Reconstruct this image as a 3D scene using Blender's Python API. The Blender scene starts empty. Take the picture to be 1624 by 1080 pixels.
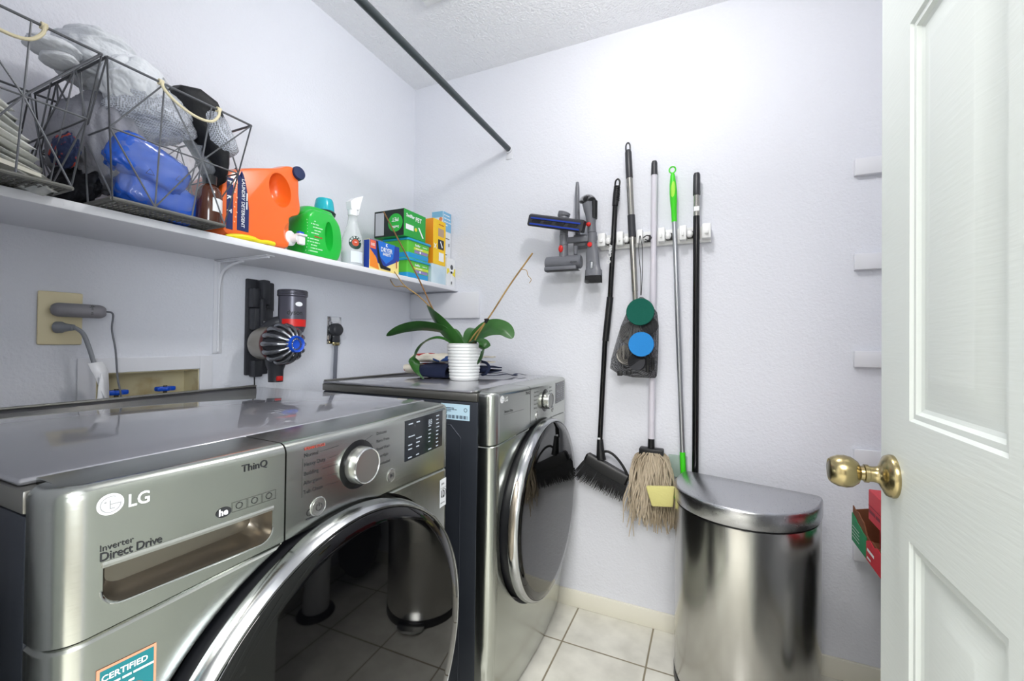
import bpy, bmesh, math, random
from mathutils import Vector, Matrix, noise
random.seed(7)
S = bpy.context.scene
COL = S.collection
PI = math.pi
# ------------------------------------------------------------------ camera
F, YAW, ROLL, PITCH = 681.6, math.radians(24.63), math.radians(-.676), math.radians(.604)
CX, CZ, D = 1.403, 1.131, 1.811
r_ = Vector((math.cos(YAW), math.sin(YAW), 0)); f_ = Vector((-math.sin(YAW), math.cos(YAW), 0)); u_ = Vector((0, 0, 1))
fw = f_ * math.cos(PITCH) + u_ * math.sin(PITCH); up = u_ * math.cos(PITCH) - f_ * math.sin(PITCH)
xa = r_ * math.cos(ROLL) - up * math.sin(ROLL); ya = r_ * math.sin(ROLL) + up * math.cos(ROLL)
cam = bpy.data.cameras.new('camera'); camo = bpy.data.objects.new('camera', cam); COL.objects.link(camo)
mw = Matrix((xa, ya, -fw)).transposed().to_4x4(); mw.translation = (CX, 0, CZ)
camo.matrix_world = mw
cam.sensor_width = 36; cam.lens = F * 36 / 1624; cam.shift_y = -4.8 / 1624; cam.clip_start = .01
S.camera = camo
# ------------------------------------------------------------------ world, lights, exposure
W = bpy.data.worlds.new('world'); S.world = W; W.use_nodes = True
W.node_tree.nodes['Background'].inputs[0].default_value = (.80, .86, 1, 1); W.node_tree.nodes['Background'].inputs[1].default_value = .6
S.view_settings.view_transform = 'Standard'; S.view_settings.look = 'None'; S.view_settings.gamma = 1
S.view_settings.exposure = .40; S.view_settings.use_curve_mapping = False
def light(name, kind, loc, power, size, color=(1, 1, 1), rot=(0, 0, 0), sy=None):
    l = bpy.data.lights.new(name, kind); l.energy = power; l.color = color
    if kind == 'AREA':
        l.size = size
        if sy: l.shape = 'RECTANGLE'; l.size_y = sy
    else: l.shadow_soft_size = size
    o = bpy.data.objects.new(name, l); o.location = loc; o.rotation_euler = rot; COL.objects.link(o); return o
light('ceiling_lamp_light', 'POINT', (1.22, 1.0, 2.27), 11.5, .07, (1, .985, .96))
light('hall_fill_light', 'AREA', (1.5, -1.1, 2.38), 72, 1.1, (1, .98, .95))  # soft fill added behind the camera to brighten the whole room
light('side_fill_light', 'AREA', (2.55, -1.2, 1.45), 40, .9, (.86, .93, 1), (0, math.radians(90), 0), 1.2)  # added cool fill from the hall side, no window stands behind it

# ------------------------------------------------------------------ materials
def nodes(m): return m.node_tree.nodes, m.node_tree.links
def mat(name, col, rough=.5, metal=0., spec=.5, alpha=1, trans=0, coat=0, ior=1.45, bump=None, var=None):
    m = bpy.data.materials.new(name); m.use_nodes = True; N, L = nodes(m); b = N['Principled BSDF']
    b.inputs['Base Color'].default_value = (*col, 1); b.inputs['Roughness'].default_value = rough
    b.inputs['Metallic'].default_value = metal; b.inputs['Specular IOR Level'].default_value = spec
    b.inputs['Alpha'].default_value = alpha; b.inputs['Transmission Weight'].default_value = trans
    b.inputs['Coat Weight'].default_value = coat; b.inputs['IOR'].default_value = ior
    tc = N.new('ShaderNodeTexCoord')
    if bump:   # list of (scale, strength, distance)
        prev = None
        for sc, st, dist in bump:
            n = N.new('ShaderNodeTexNoise'); n.inputs['Scale'].default_value = sc; n.inputs['Detail'].default_value = 3
            L.new(tc.outputs['Object'], n.inputs['Vector'])
            bp = N.new('ShaderNodeBump'); bp.inputs['Strength'].default_value = st; bp.inputs['Distance'].default_value = dist
            L.new(n.outputs[0], bp.inputs['Height'])
            if prev: L.new(prev.outputs[0], bp.inputs['Normal'])
            prev = bp
        L.new(prev.outputs[0], b.inputs['Normal'])
    if var:    # (scale, other colour, low, high, stretch)
        sc, c2, lo, hi, st = var
        mp = N.new('ShaderNodeMapping'); mp.inputs['Scale'].default_value = st; L.new(tc.outputs['Object'], mp.inputs['Vector'])
        n = N.new('ShaderNodeTexNoise'); n.inputs['Scale'].default_value = sc; n.inputs['Detail'].default_value = 4
        L.new(mp.outputs[0], n.inputs['Vector'])
        cr = N.new('ShaderNodeValToRGB'); cr.color_ramp.elements[0].position = lo; cr.color_ramp.elements[1].position = hi
        cr.color_ramp.elements[0].color = (*col, 1); cr.color_ramp.elements[1].color = (*c2, 1)
        L.new(n.outputs[0], cr.inputs[0]); L.new(cr.outputs[0], b.inputs['Base Color'])
    return m
def H(h):  # sRGB hex -> linear
    v = [int(h[i:i + 2], 16) / 255 for i in (0, 2, 4)]
    return tuple(c / 12.92 if c <= .04045 else ((c + .055) / 1.055) ** 2.4 for c in v)
m_wall = mat('painted_wall', H('e3e5ed'), .7, bump=[(130, .4, .004), (45, .22, .005)])
m_ceil = mat('popcorn_ceiling', H('f6f7fb'), .9, bump=[(120, .8, .008), (50, .35, .008)])
m_trim = mat('cream_baseboard', H('e9e6d8'), .5)
m_white = mat('white_paint', H('e2e3e9'), .45, bump=[(60, .12, .002)])
m_shelf = mat('white_shelf_paint', H('e6e7ec'), .4, bump=[(40, .1, .002)])
m_plastic = mat('white_plastic', H('eceded'), .35)
m_black = mat('black_plastic', H('141518'), .4)
m_blacks = mat('black_gloss', H('0b0b0d'), .2)
m_dgrey = mat('dark_grey_plastic', H('34353a'), .38)
m_grey = mat('vacuum_grey_plastic', H('6c6e75'), .35)
m_purpgrey = mat('vacuum_violet_grey', H('55545f'), .3, metal=.3)
m_iron = mat('vacuum_iron_metallic', H('8b8d92'), .22, metal=.85)
m_red = mat('red_plastic', H('d0201c'), .35)
m_bluep = mat('blue_plastic', H('1450c8'), .3)
m_beige = mat('almond_plate', H('ecdfb8'), .4)
m_chrome = mat('chrome', H('d0d2d4'), .1, metal=1)
m_ring = mat('satin_ring', H('b4b6b8'), .2, metal=1)
m_steelpole = mat('steel_pole', H('a5a39c'), .25, metal=1)
m_alum = mat('aluminium_pole', H('b9bcc0'), .3, metal=.9)
m_brass = mat('antique_brass', H('a89a72'), .24, metal=1, var=(30, H('7d6f4c'), .55, .8, (1, 1, 1)))
m_brassd = mat('dark_antique_brass', H('70664a'), .3, metal=1)
m_text = mat('dark_lettering', H('2a2b2e'), .5)
m_textw = mat('white_lettering', H('eef0f2'), .4)
m_textr = mat('red_lettering', H('b0402f'), .5)
def steel(name, col, rough, stretch, amp=.05, bs=.04):
    m = mat(name, col, rough, metal=1); N, L = nodes(m); b = N['Principled BSDF']
    tc = N.new('ShaderNodeTexCoord'); mp = N.new('ShaderNodeMapping'); mp.inputs['Scale'].default_value = stretch
    n = N.new('ShaderNodeTexNoise'); n.inputs['Scale'].default_value = 1; n.inputs['Detail'].default_value = 3
    L.new(tc.outputs['Object'], mp.inputs[0]); L.new(mp.outputs[0], n.inputs['Vector'])
    mr = N.new('ShaderNodeMapRange'); mr.inputs['To Min'].default_value = rough - amp; mr.inputs['To Max'].default_value = rough + amp
    L.new(n.outputs[0], mr.inputs[0]); L.new(mr.outputs[0], b.inputs['Roughness'])
    bp = N.new('ShaderNodeBump'); bp.inputs['Strength'].default_value = bs; bp.inputs['Distance'].default_value = .001
    L.new(n.outputs[0], bp.inputs['Height']); L.new(bp.outputs[0], b.inputs['Normal'])
    return m
m_steel = steel('graphite_steel', H('b4b7b1'), .22, (40, 4, 500))
m_steeltop = mat('graphite_steel_top', H('8b8b92'), .35, metal=.35, coat=1)
m_steeltop.node_tree.nodes['Principled BSDF'].inputs['Coat Roughness'].default_value = .015
m_steeltop.node_tree.nodes['Principled BSDF'].inputs['Coat IOR'].default_value = 1.9
m_bin = steel('brushed_bin_steel', H('bdbcb8'), .22, (500, 500, 4), .05)
m_binlid = steel('brushed_lid_steel', H('c2c3c6'), .28, (300, 300, 300), .02, .006)
m_cab = mat('dark_cabinet_paint', H('3c4048'), .3, metal=.5)
m_cap = mat('graphite_rim', H('85847f'), .28, metal=.8)
m_dglass = mat('dark_door_glass', H('040405'), .03, spec=.6)
m_knob = mat('satin_dial', H('b9bab6'), .25, metal=.9)
m_pocket = mat('pocket_steel', H('8c857a'), .25, metal=.9)

# ------------------------------------------------------------------ mesh helpers
class MB:
    def __init__(s): s.b = bmesh.new(); s.mi = 0
    def face(s, vs):
        try:
            f = s.b.faces.new(vs); f.material_index = s.mi; return f
        except ValueError: return None
    def box(s, x0, x1, y0, y1, z0, z1, bev=0, seg=2, M=None):
        n0 = set(s.b.verts)
        r = bmesh.ops.create_cube(s.b, size=1)['verts']
        for v in r:
            v.co = Vector(((x0 + x1) / 2 + v.co.x * (x1 - x0), (y0 + y1) / 2 + v.co.y * (y1 - y0), (z0 + z1) / 2 + v.co.z * (z1 - z0)))
        fs = list({f for v in r for f in v.link_faces})
        for f in fs: f.material_index = s.mi
        if bev:
            es = list({e for v in r for e in v.link_edges})
            bmesh.ops.bevel(s.b, geom=es, offset=bev, segments=seg, affect='EDGES', profile=.5, material=-1)
        if M is not None:
            for v in s.b.verts:
                if v not in n0: v.co = M @ v.co
        return s
    def loft(s, rings, closed=True, caps=True, loop=False):
        R = [[s.b.verts.new(p) for p in r] for r in rings]
        n = len(R[0]); m = len(R)
        for i in range(m if loop else m - 1):
            a, b = R[i], R[(i + 1) % m]
            for j in range(n if closed else n - 1):
                k = (j + 1) % n
                s.face([a[j], a[k], b[k], b[j]])
        if caps and closed and not loop:
            s.face(R[0][::-1]); s.face(R[-1])
        return s
    def tube(s, pts, r, n=8, caps=True):
        pts = [Vector(p) for p in pts]; rs = r if isinstance(r, (list, tuple)) else [r] * len(pts)
        t = (pts[1] - pts[0]).normalized(); u = t.orthogonal().normalized(); rings = []
        for i, p in enumerate(pts):
            if i == 0: d = pts[1] - pts[0]
            elif i == len(pts) - 1: d = pts[-1] - pts[-2]
            else: d = (pts[i + 1] - p).normalized() + (p - pts[i - 1]).normalized()
            if d.length < 1e-9: d = t
            d.normalize(); u = (u - d * u.dot(d));
            if u.length < 1e-6: u = d.orthogonal()
            u.normalize(); w = d.cross(u)
            rings.append([p + (u * math.cos(2 * PI * k / n) + w * math.sin(2 * PI * k / n)) * rs[i] for k in range(n)])
        return s.loft(rings, caps=caps)
    def lathe(s, prof, c, axis=(0, 0, 1), n=32, sx=1, ref=None):
        """prof: list of (radius, height); closed at radius 0"""
        a = Vector(axis).normalized(); u = Vector(ref).normalized() if ref else a.orthogonal().normalized(); w = a.cross(u); c = Vector(c); prev = None
        for (r, h) in prof:
            if r < 1e-6: ring = [s.b.verts.new(c + a * h)]
            else: ring = [s.b.verts.new(c + a * h + (u * math.cos(2 * PI * k / n) * sx + w * math.sin(2 * PI * k / n)) * r) for k in range(n)]
            if prev:
                for k in range(n):
                    k2 = (k + 1) % n
                    if len(prev) == 1 and len(ring) == 1: break
                    if len(prev) == 1: s.face([prev[0], ring[k2], ring[k]][::-1])
                    elif len(ring) == 1: s.face([prev[k], prev[k2], ring[0]])
                    else: s.face([prev[k], prev[k2], ring[k2], ring[k]])
            prev = ring
        return s
    def cyl(s, p0, p1, r, n=24, r1=None):
        p0, p1 = Vector(p0), Vector(p1); h = (p1 - p0).length
        return s.lathe([(0, 0), (r, 0), (r if r1 is None else r1, h), (0, h)], p0, p1 - p0, n)
    def ball(s, c, r, sub=3, fn=None):
        n0 = set(s.b.verts)
        vs = bmesh.ops.create_icosphere(s.b, subdivisions=sub, radius=1)['verts']
        rr = Vector(r) if isinstance(r, (tuple, list)) else Vector((r, r, r)); c = Vector(c)
        for v in vs:
            d = v.co.copy(); k = fn(d) if fn else 1
            v.co = c + Vector((d.x * rr.x, d.y * rr.y, d.z * rr.z)) * k
            for f in v.link_faces: f.material_index = s.mi
        return s
    def build(s, name, mats, parent=None, smooth=35, bevel=0):
        bmesh.ops.recalc_face_normals(s.b, faces=s.b.faces)
        root = parent
        while root is not None and root.parent is not None: root = root.parent
        off = root.location.copy() if root is not None else Vector((0, 0, 0))
        if off.length: bmesh.ops.translate(s.b, verts=s.b.verts, vec=-off)
        me = bpy.data.meshes.new(name); s.b.to_mesh(me); s.b.free()
        for m in (mats if isinstance(mats, (list, tuple)) else [mats]): me.materials.append(m)
        for p in me.polygons: p.use_smooth = smooth > 0
        if 0 < smooth < 180: me.set_sharp_from_angle(angle=math.radians(smooth))
        o = bpy.data.objects.new(name, me); COL.objects.link(o)
        if parent is not None: o.parent = parent
        if bevel:
            b = o.modifiers.new('bev', 'BEVEL'); b.width = bevel; b.segments = 2; b.limit_method = 'ANGLE'; b.angle_limit = math.radians(40)
        return o
def thing(name, label, cat, loc, group=None):
    o = bpy.data.objects.new(name, None); o.empty_display_size = .05; COL.objects.link(o); o.location = loc
    o['label'] = label; o['category'] = cat
    if group: o['group'] = group
    return o
def tag(o, label, cat, group=None):
    o['label'] = label; o['category'] = cat
    if group: o['group'] = group
    return o
def struct(o): o['kind'] = 'structure'; return o
def cut(o, cutter, op='DIFFERENCE'):
    md = o.modifiers.new('b', 'BOOLEAN'); md.object = cutter; md.operation = op; md.solver = 'EXACT'
    dg = bpy.context.evaluated_depsgraph_get(); dg.update()
    me = bpy.data.meshes.new_from_object(o.evaluated_get(dg)); old = o.data; o.modifiers.clear(); o.data = me; me.name = old.name
    me.set_sharp_from_angle(angle=math.radians(35))
    bpy.data.objects.remove(cutter)
    return o
def glyphs(s, size, bold=0.0, align='LEFT', sp=1.0):
    c = bpy.data.curves.new('t', 'FONT'); c.body = s; c.size = size; c.align_x = align; c.offset = bold; c.resolution_u = 3; c.space_character = sp
    o = bpy.data.objects.new('t', c); me = bpy.data.meshes.new_from_object(o)
    vs = [v.co.copy() for v in me.vertices]; fs = [tuple(p.vertices) for p in me.polygons]
    bpy.data.objects.remove(o); bpy.data.curves.remove(c); bpy.data.meshes.remove(me)
    return vs, fs
def put_text(mb, s, size, fn, bold=0.0, align='LEFT', rot=0, sx=1.0, sp=1.0):
    """fn(u, v) -> world point for text-plane coordinates (u right, v up)"""
    vs, fs = glyphs(s, size, bold, align, sp); c, q = math.cos(rot), math.sin(rot)
    V = [mb.b.verts.new(fn(v.x * sx * c - v.y * q, v.x * sx * q + v.y * c)) for v in vs]
    for f in fs: mb.face([V[i] for i in f])
    return mb
def put_lines(mb, s, size, fn, bold=0, rot=0, **k):
    """print too small to read in the photo: a short bar for each word"""
    u = 0; c, q = math.cos(rot), math.sin(rot)
    for w in s.split(' '):
        l = .5 * size * len(w)
        if l: poly(mb, fn, [(a * c - b * q, a * q + b * c) for a, b in ((u, .1 * size), (u + l, .1 * size), (u + l, .55 * size), (u, .55 * size))])
        u += l + .3 * size
    return mb
def plane_fn(o, u, v, lift=0.0):
    o, u, v = Vector(o), Vector(u).normalized(), Vector(v).normalized(); n = u.cross(v) * lift
    return lambda a, b: o + n + u * a + v * b
def poly(mb, fn, pts):
    V = [mb.b.verts.new(fn(a, b)) for a, b in pts]; mb.face(V); return mb
def rect(mb, fn, u0, u1, v0, v1, n=1):
    for i in range(n):
        a, b = u0 + (u1 - u0) * i / n, u0 + (u1 - u0) * (i + 1) / n
        poly(mb, fn, [(a, v0), (b, v0), (b, v1), (a, v1)])
    return mb
def disc(mb, fn, u, v, r, n=28, r0=0):
    P = [(u + r * math.cos(2 * PI * k / n), v + r * math.sin(2 * PI * k / n)) for k in range(n)]
    if not r0: return poly(mb, fn, P)
    Q = [(u + r0 * math.cos(2 * PI * k / n), v + r0 * math.sin(2 * PI * k / n)) for k in range(n)]
    for k in range(n): poly(mb, fn, [P[k], P[(k + 1) % n], Q[(k + 1) % n], Q[k]])
    return mb
def smoothpath(P, n=8):
    P = [Vector(p) for p in P]; out = []
    for i in range(len(P) - 1):
        a = P[max(i - 1, 0)]; b = P[i]; c = P[i + 1]; d = P[min(i + 2, len(P) - 1)]
        for k in range(n):
            t = k / n
            out.append(.5 * ((2 * b) + (c - a) * t + (2 * a - 5 * b + 4 * c - d) * t * t + (3 * b - a - 3 * c + d) * t ** 3))
    out.append(P[-1]); return out
def front_fn(y, z, x, lift=.0006): return plane_fn((x + lift, y, z), (0, 1, 0), (0, 0, 1))   # on a surface that faces +x
def side_fn(x, y, z, lift=.0006): return plane_fn((x, y - lift, z), (1, 0, 0), (0, 0, 1))     # on a surface that faces -y

# ================================================================== the room
def wallbox(name, x0, x1, y0, y1, z0, z1, m=None, bev=0): return struct(MB().box(x0, x1, y0, y1, z0, z1, bev).build(name, m or m_wall))
XR, HC = 2.16, 2.44
# tiled floor (laundry room and the hall in front of it)
def tile_mat():
    m = mat('cream_floor_tile', H('dedcd2'), .22); N, L = nodes(m); b = N['Principled BSDF']
    tc = N.new('ShaderNodeTexCoord'); mp = N.new('ShaderNodeMapping'); mp.inputs['Location'].default_value = (-.9059 + .002, -(D - .2328) + .002, 0)
    L.new(tc.outputs['Object'], mp.inputs[0])
    br = N.new('ShaderNodeTexBrick'); br.offset = 0; br.inputs['Scale'].default_value = 1; br.inputs['Brick Width'].default_value = .3056
    br.inputs['Row Height'].default_value = .3056; br.inputs['Mortar Size'].default_value = .0036; br.inputs['Mortar Smooth'].default_value = .3
    L.new(mp.outputs[0], br.inputs['Vector'])
    n = N.new('ShaderNodeTexNoise'); n.inputs['Scale'].default_value = 9; n.inputs['Detail'].default_value = 5; L.new(tc.outputs['Object'], n.inputs['Vector'])
    c1 = N.new('ShaderNodeValToRGB'); c1.color_ramp.elements[0].color = (*H('d2d0c6'), 1); c1.color_ramp.elements[1].color = (*H('e6e4da'), 1)
    c1.color_ramp.elements[0].position = .35; c1.color_ramp.elements[1].position = .65; L.new(n.outputs[0], c1.inputs[0])
    L.new(c1.outputs[0], br.inputs['Color1']); L.new(c1.outputs[0], br.inputs['Color2']); br.inputs['Mortar'].default_value = (*H('8f8672'), 1)
    L.new(br.outputs['Color'], b.inputs['Base Color'])
    inv = N.new('ShaderNodeMath'); inv.operation = 'SUBTRACT'; inv.inputs[0].default_value = 1; L.new(br.outputs['Fac'], inv.inputs[1])
    bp = N.new('ShaderNodeBump'); bp.inputs['Strength'].default_value = .6; bp.inputs['Distance'].default_value = .002; L.new(inv.outputs[0], bp.inputs['Height'])
    L.new(bp.outputs[0], b.inputs['Normal'])
    mr = N.new('ShaderNodeMapRange'); mr.inputs['To Min'].default_value = .2; mr.inputs['To Max'].default_value = .8; L.new(br.outputs['Fac'], mr.inputs[0]); L.new(mr.outputs[0], b.inputs['Roughness'])
    return m
wallbox('floor', -.1, 2.9, -2.8, D + .1, -.06, 0, tile_mat())
wallbox('ceiling', -.1, 2.9, -2.8, D + .1, HC, HC + .06, m_ceil)
# left wall with a hole for the washer valve box
wl = MB().box(-.1, 0, -.02, D + .1, 0, HC).build('wall_left', m_wall)
cut(wl, MB().box(-.075, .01, .548, .790, .948, 1.039).build('c', m_wall)); struct(wl)
wallbox('wall_back', -.1, XR + .1, D, D + .1, 0, HC)
wallbox('wall_right', XR, XR + .1, -.02, D, 0, HC)
fw_ = MB().box(0, .90, -.02, .10, 0, HC).box(1.70, XR, -.02, .10, 0, HC).box(.90, 1.70, -.02, .10, 2.06, HC).build('wall_front', m_wall); struct(fw_)
# the hall in front
hallwall = mat('hall_wall', H('c9c6c0'), .8)
wallbox('wall_hall_left', -.1, .0, -2.8, -.02, 0, HC, hallwall)
wallbox('wall_hall_right', 2.8, 2.9, -2.8, -.02, 0, HC, hallwall)
wallbox('wall_hall_far', 0, 2.8, -2.8, -2.7, 0, HC, hallwall)
m_darkpanel = mat('dark_panel', H('2b2320'), .5)
wallbox('added_dark_panel', 1.35, 2.15, -2.7, -2.66, 0, 2.05, m_darkpanel)  # unseen dark panel, added so the steel bin has something dark to reflect
wallbox('baseboard_back', 0.0, XR, D - .012, D, 0, .070, m_trim, .003)
wallbox('baseboard_left', 0, .012, .10, D, 0, .070, m_trim, .003)
wallbox('baseboard_right', XR - .012, XR, .10, D - .012, 0, .070, m_trim, .003)

# ---- door (opened flat alongside the camera's right)
m_door = mat('door_paint', H('dde3df'), .38, bump=[(30, .08, .001)])
N, L = nodes(m_door)     # moulded wood grain
tc = N.new('ShaderNodeTexCoord'); mp = N.new('ShaderNodeMapping'); mp.inputs['Scale'].default_value = (6, 14, 160)
nz = N.new('ShaderNodeTexNoise'); nz.inputs['Scale'].default_value = 1.2; nz.inputs['Detail'].default_value = 2; L.new(tc.outputs['Object'], mp.inputs[0]); L.new(mp.outputs[0], nz.inputs['Vector'])
bp = N.new('ShaderNodeBump'); bp.inputs['Strength'].default_value = .35; bp.inputs['Distance'].default_value = .0008; L.new(nz.outputs[0], bp.inputs['Height']); L.new(bp.outputs[0], N['Principled BSDF'].inputs['Normal'])
DX, DY0, DY1 = 1.661, .134, .896
dz = lambda a, b: (a, b)
cols = [(.243, .465), (.566, .788)]; rows = [(.20, .857), (1.026, 1.592), (1.70, 1.93)]
mb = MB()
ys = sorted({DY0, DY1, *[v for c in cols for v in c]}); zs = sorted({.008, 2.04, *[v for c in rows for v in c]})
def moulded(mb, x, sgn, y0, y1, z0, z1):
    prof = [(0, 0), (.004, .0035), (.011, .0035), (.015, .008), (.020, .010), (.026, .010), (.058, .001), (.062, .0005)]
    rings = [[(x + sgn * d, y0 + o, z0 + o), (x + sgn * d, y1 - o, z0 + o), (x + sgn * d, y1 - o, z1 - o), (x + sgn * d, y0 + o, z1 - o)] for o, d in prof]
    V = [[mb.b.verts.new(p) for p in r] for r in rings]
    for a, b in zip(V, V[1:]):
        for j in range(4): mb.face([a[j], a[(j + 1) % 4], b[(j + 1) % 4], b[j]])
    mb.face(V[-1])
for x, sg in ((DX, 1), (DX + .035, -1)):
    for i in range(len(ys) - 1):
        for j in range(len(zs) - 1):
            y0, y1, z0, z1 = ys[i], ys[i + 1], zs[j], zs[j + 1]
            if (y0, y1) in cols and (z0, z1) in rows: moulded(mb, x, sg, y0, y1, z0, z1)
            else: mb.face([mb.b.verts.new(p) for p in ((x, y0, z0), (x, y1, z0), (x, y1, z1), (x, y0, z1))])
a, b = DX, DX + .035
for q in (((a, DY0), (b, DY0)), ((a, DY1), (b, DY1))):
    mb.face([mb.b.verts.new(p) for p in ((*q[0], .008), (*q[1], .008), (*q[1], 2.04), (*q[0], 2.04))])
for z in (.008, 2.04): mb.face([mb.b.verts.new(p) for p in ((a, DY0, z), (b, DY0, z), (b, DY1, z), (a, DY1, z))])
bmesh.ops.remove_doubles(mb.b, verts=mb.b.verts, dist=1e-5)
door = struct(mb.build('door_1', m_door, smooth=20))
kp = [(0, 0), (.034, 0), (.0345, .003), (.032, .009), (.022, .014), (.014, .018), (.0125, .024), (.0125, .030), (.0145, .031), (.0145, .036), (.012, .037), (.0115, .041), (.018, .044), (.0245, .052), (.0265, .061), (.0255, .070), (.0215, .078), (.0185, .081), (.0175, .080), (.0165, .078), (0, .079)]
KY, KZ = .845, .932
kn = MB().lathe([(r * .95, h) for r, h in kp], (DX, KY, KZ), (-1, 0, 0), 40).build('door_knob', m_brass, door, 50)
MB().lathe([(0, .0795), (.0145, .0795), (.0145, .0805), (.013, .0815), (0, .082)], (DX, KY, KZ), (-1, 0, 0), 32).build('knob_face', m_brassd, kn)
MB().lathe([(r * .95, h) for r, h in kp], (DX + .035, KY, KZ), (1, 0, 0), 32).build('door_knob', m_brass, door, 50)
MB().box(DX + .005, DX + .03, DY1, DY1 + .002, KZ - .028, KZ + .028).box(DX + .011, DX + .024, DY1, DY1 + .010, KZ - .008, KZ + .008, .002).build('latch_plate', m_brass, door)
for z in (.25, 1.05, 1.82):
    MB().cyl((DX + .040, DY0 - .006, z - .045), (DX + .040, DY0 - .006, z + .045), .006).box(DX + .036, DX + .0385, DY0, DY0 + .03, z - .045, z + .045).build('hinge', m_brassd, door)
struct(MB().box(1.70, 1.76, .10, .112, 0, 2.12).box(.84, .90, .10, .112, 0, 2.12).box(.84, 1.76, .10, .112, 2.06, 2.12).build('trim_1', m_door, bevel=.003))

# ---- ceiling register and ceiling lamp
v = thing('air_vent', 'white square metal air vent on the popcorn ceiling, at the top edge', 'vent', (.57, 1.19, HC))
mb = MB()
for a, b, c, d in ((.40, .745, 1.335, 1.36), (.40, .745, 1.02, 1.045), (.40, .425, 1.045, 1.335), (.72, .745, 1.045, 1.335)): mb.box(a, b, c, d, HC - .014, HC, .003)
mb.build('vent_frame', m_plastic, v)
mb = MB()
for i in range(12): mb.box(.425, .72, 1.052 + i * .0237, 1.054 + i * .0237, HC - .012, HC - .001)
mb.box(.425, .72, 1.045, 1.335, HC - .0012, HC - .0002).build('vent_slats', m_plastic, v)
m_glow = bpy.data.materials.new('lamp_glass'); m_glow.use_nodes = True
N, L = nodes(m_glow); N['Principled BSDF'].inputs['Base Color'].default_value = (.95, .94, .9, 1); N['Principled BSDF'].inputs['Emission Color'].default_value = (1, .98, .95, 1); N['Principled BSDF'].inputs['Emission Strength'].default_value = 14
cl = thing('ceiling_light', 'round white flush ceiling lamp in the middle of the laundry room', 'lamp', (1.22, 1.0, HC))
MB().lathe([(0, 0), (.085, 0), (.085, -.022), (0, -.022)], (1.22, 1, HC)).build('lamp_base', m_plastic, cl)
MB().lathe([(.0, -.024), (.045, -.026), (.058, -.038), (.05, -.055), (.0, -.065)], (1.22, 1, HC), n=40).build('lamp_shade', m_glow, cl)
hl = MB().box(.9, 2.1, -1.7, -.5, HC - .03, HC - .002, .004).build('ceiling_light', m_plastic)  # made-up housing for the added hall fill, gives no light itself
tag(hl, 'added square flat ceiling panel above the unseen hall fill light', 'lamp')

# ================================================================== shelf, cleats, bracket, rod
SX, SZ = .277, 1.395
sh = tag(MB().box(.001, SX, .102, D - .001, SZ - .019, SZ, .0025).build('wall_shelf', m_shelf), 'long white painted board shelf on the left wall above the washer and dryer', 'shelf')
tag(MB().box(.001, .404, D - .0195, D - .0005, 1.244, 1.369, .0015).build('shelf_cleat', m_white), 'wide white wooden cleat under the right end of the shelf', 'cleat')
for z0, z1, w in ((1.707, 1.763, 'topmost of the white cleats beside the door, high on the back wall'), (1.388, 1.441, 'second white cleat from the top beside the door'), (1.061, 1.114, 'third white cleat from the top beside the door'), (.731, .785, 'white cleat on the back wall just behind the door knob'), (.415, .474, 'lowest white cleat, under the red boxes by the door')):
    tag(MB().box(1.848, XR - .001, D - .0195, D - .0005, z0, z1, .0015).build('shelf_cleat', m_white), w, 'cleat', 'back wall cleats')
br = thing('shelf_bracket', 'white stamped metal bracket under the shelf, left of the vacuum', 'bracket', (0, .84, 1.2))
mb = MB(); mb.box(.0005, .0035, .826, .854, 1.085, 1.3755, .001); mb.tube([(.005, .84, 1.09), (.006, .84, 1.37)], .004, 8); mb.build('wall_plate', m_white, br)
MB().box(.003, .243, .826, .854, 1.3725, 1.3755, .001).tube([(.006, .84, 1.371), (.235, .84, 1.371)], .0035, 8).build('shelf_arm', m_white, br)
MB().tube(smoothpath([(.006, .84, 1.29), (.02, .84, 1.335), (.06, .84, 1.357), (.12, .84, 1.367)]), .004, 8).build('brace', m_white, br)
rod = thing('closet_rod', 'dark metal hanging rod with chipped paint spots near the ceiling', 'rod', (.555, D, 2.03))
m_rod = mat('worn_black_rod', H('4a5154'), .3, metal=.6, var=(9, H('b8ae86'), .70, .73, (1, .6, 1)))
mb = MB(); mb.tube([(.570, .105, 2.03), (.5485, D - .004, 2.029)], .0125, 20); mb.build('rod_tube', m_rod, rod)
mb = MB(); mb.box(.533, .564, D - .004, D - .0005, 1.985, 2.05, .001); mb.lathe([(.0, 0), (.017, 0), (.017, .012), (.0135, .012), (.0135, .0)], (.5485, D - .004, 2.029), (0, -1, 0)); mb.build('rod_socket', m_white, rod)
MB().box(.555, .586, .1005, .104, 1.985, 2.05, .001).build('rod_socket', m_white, rod)

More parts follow.
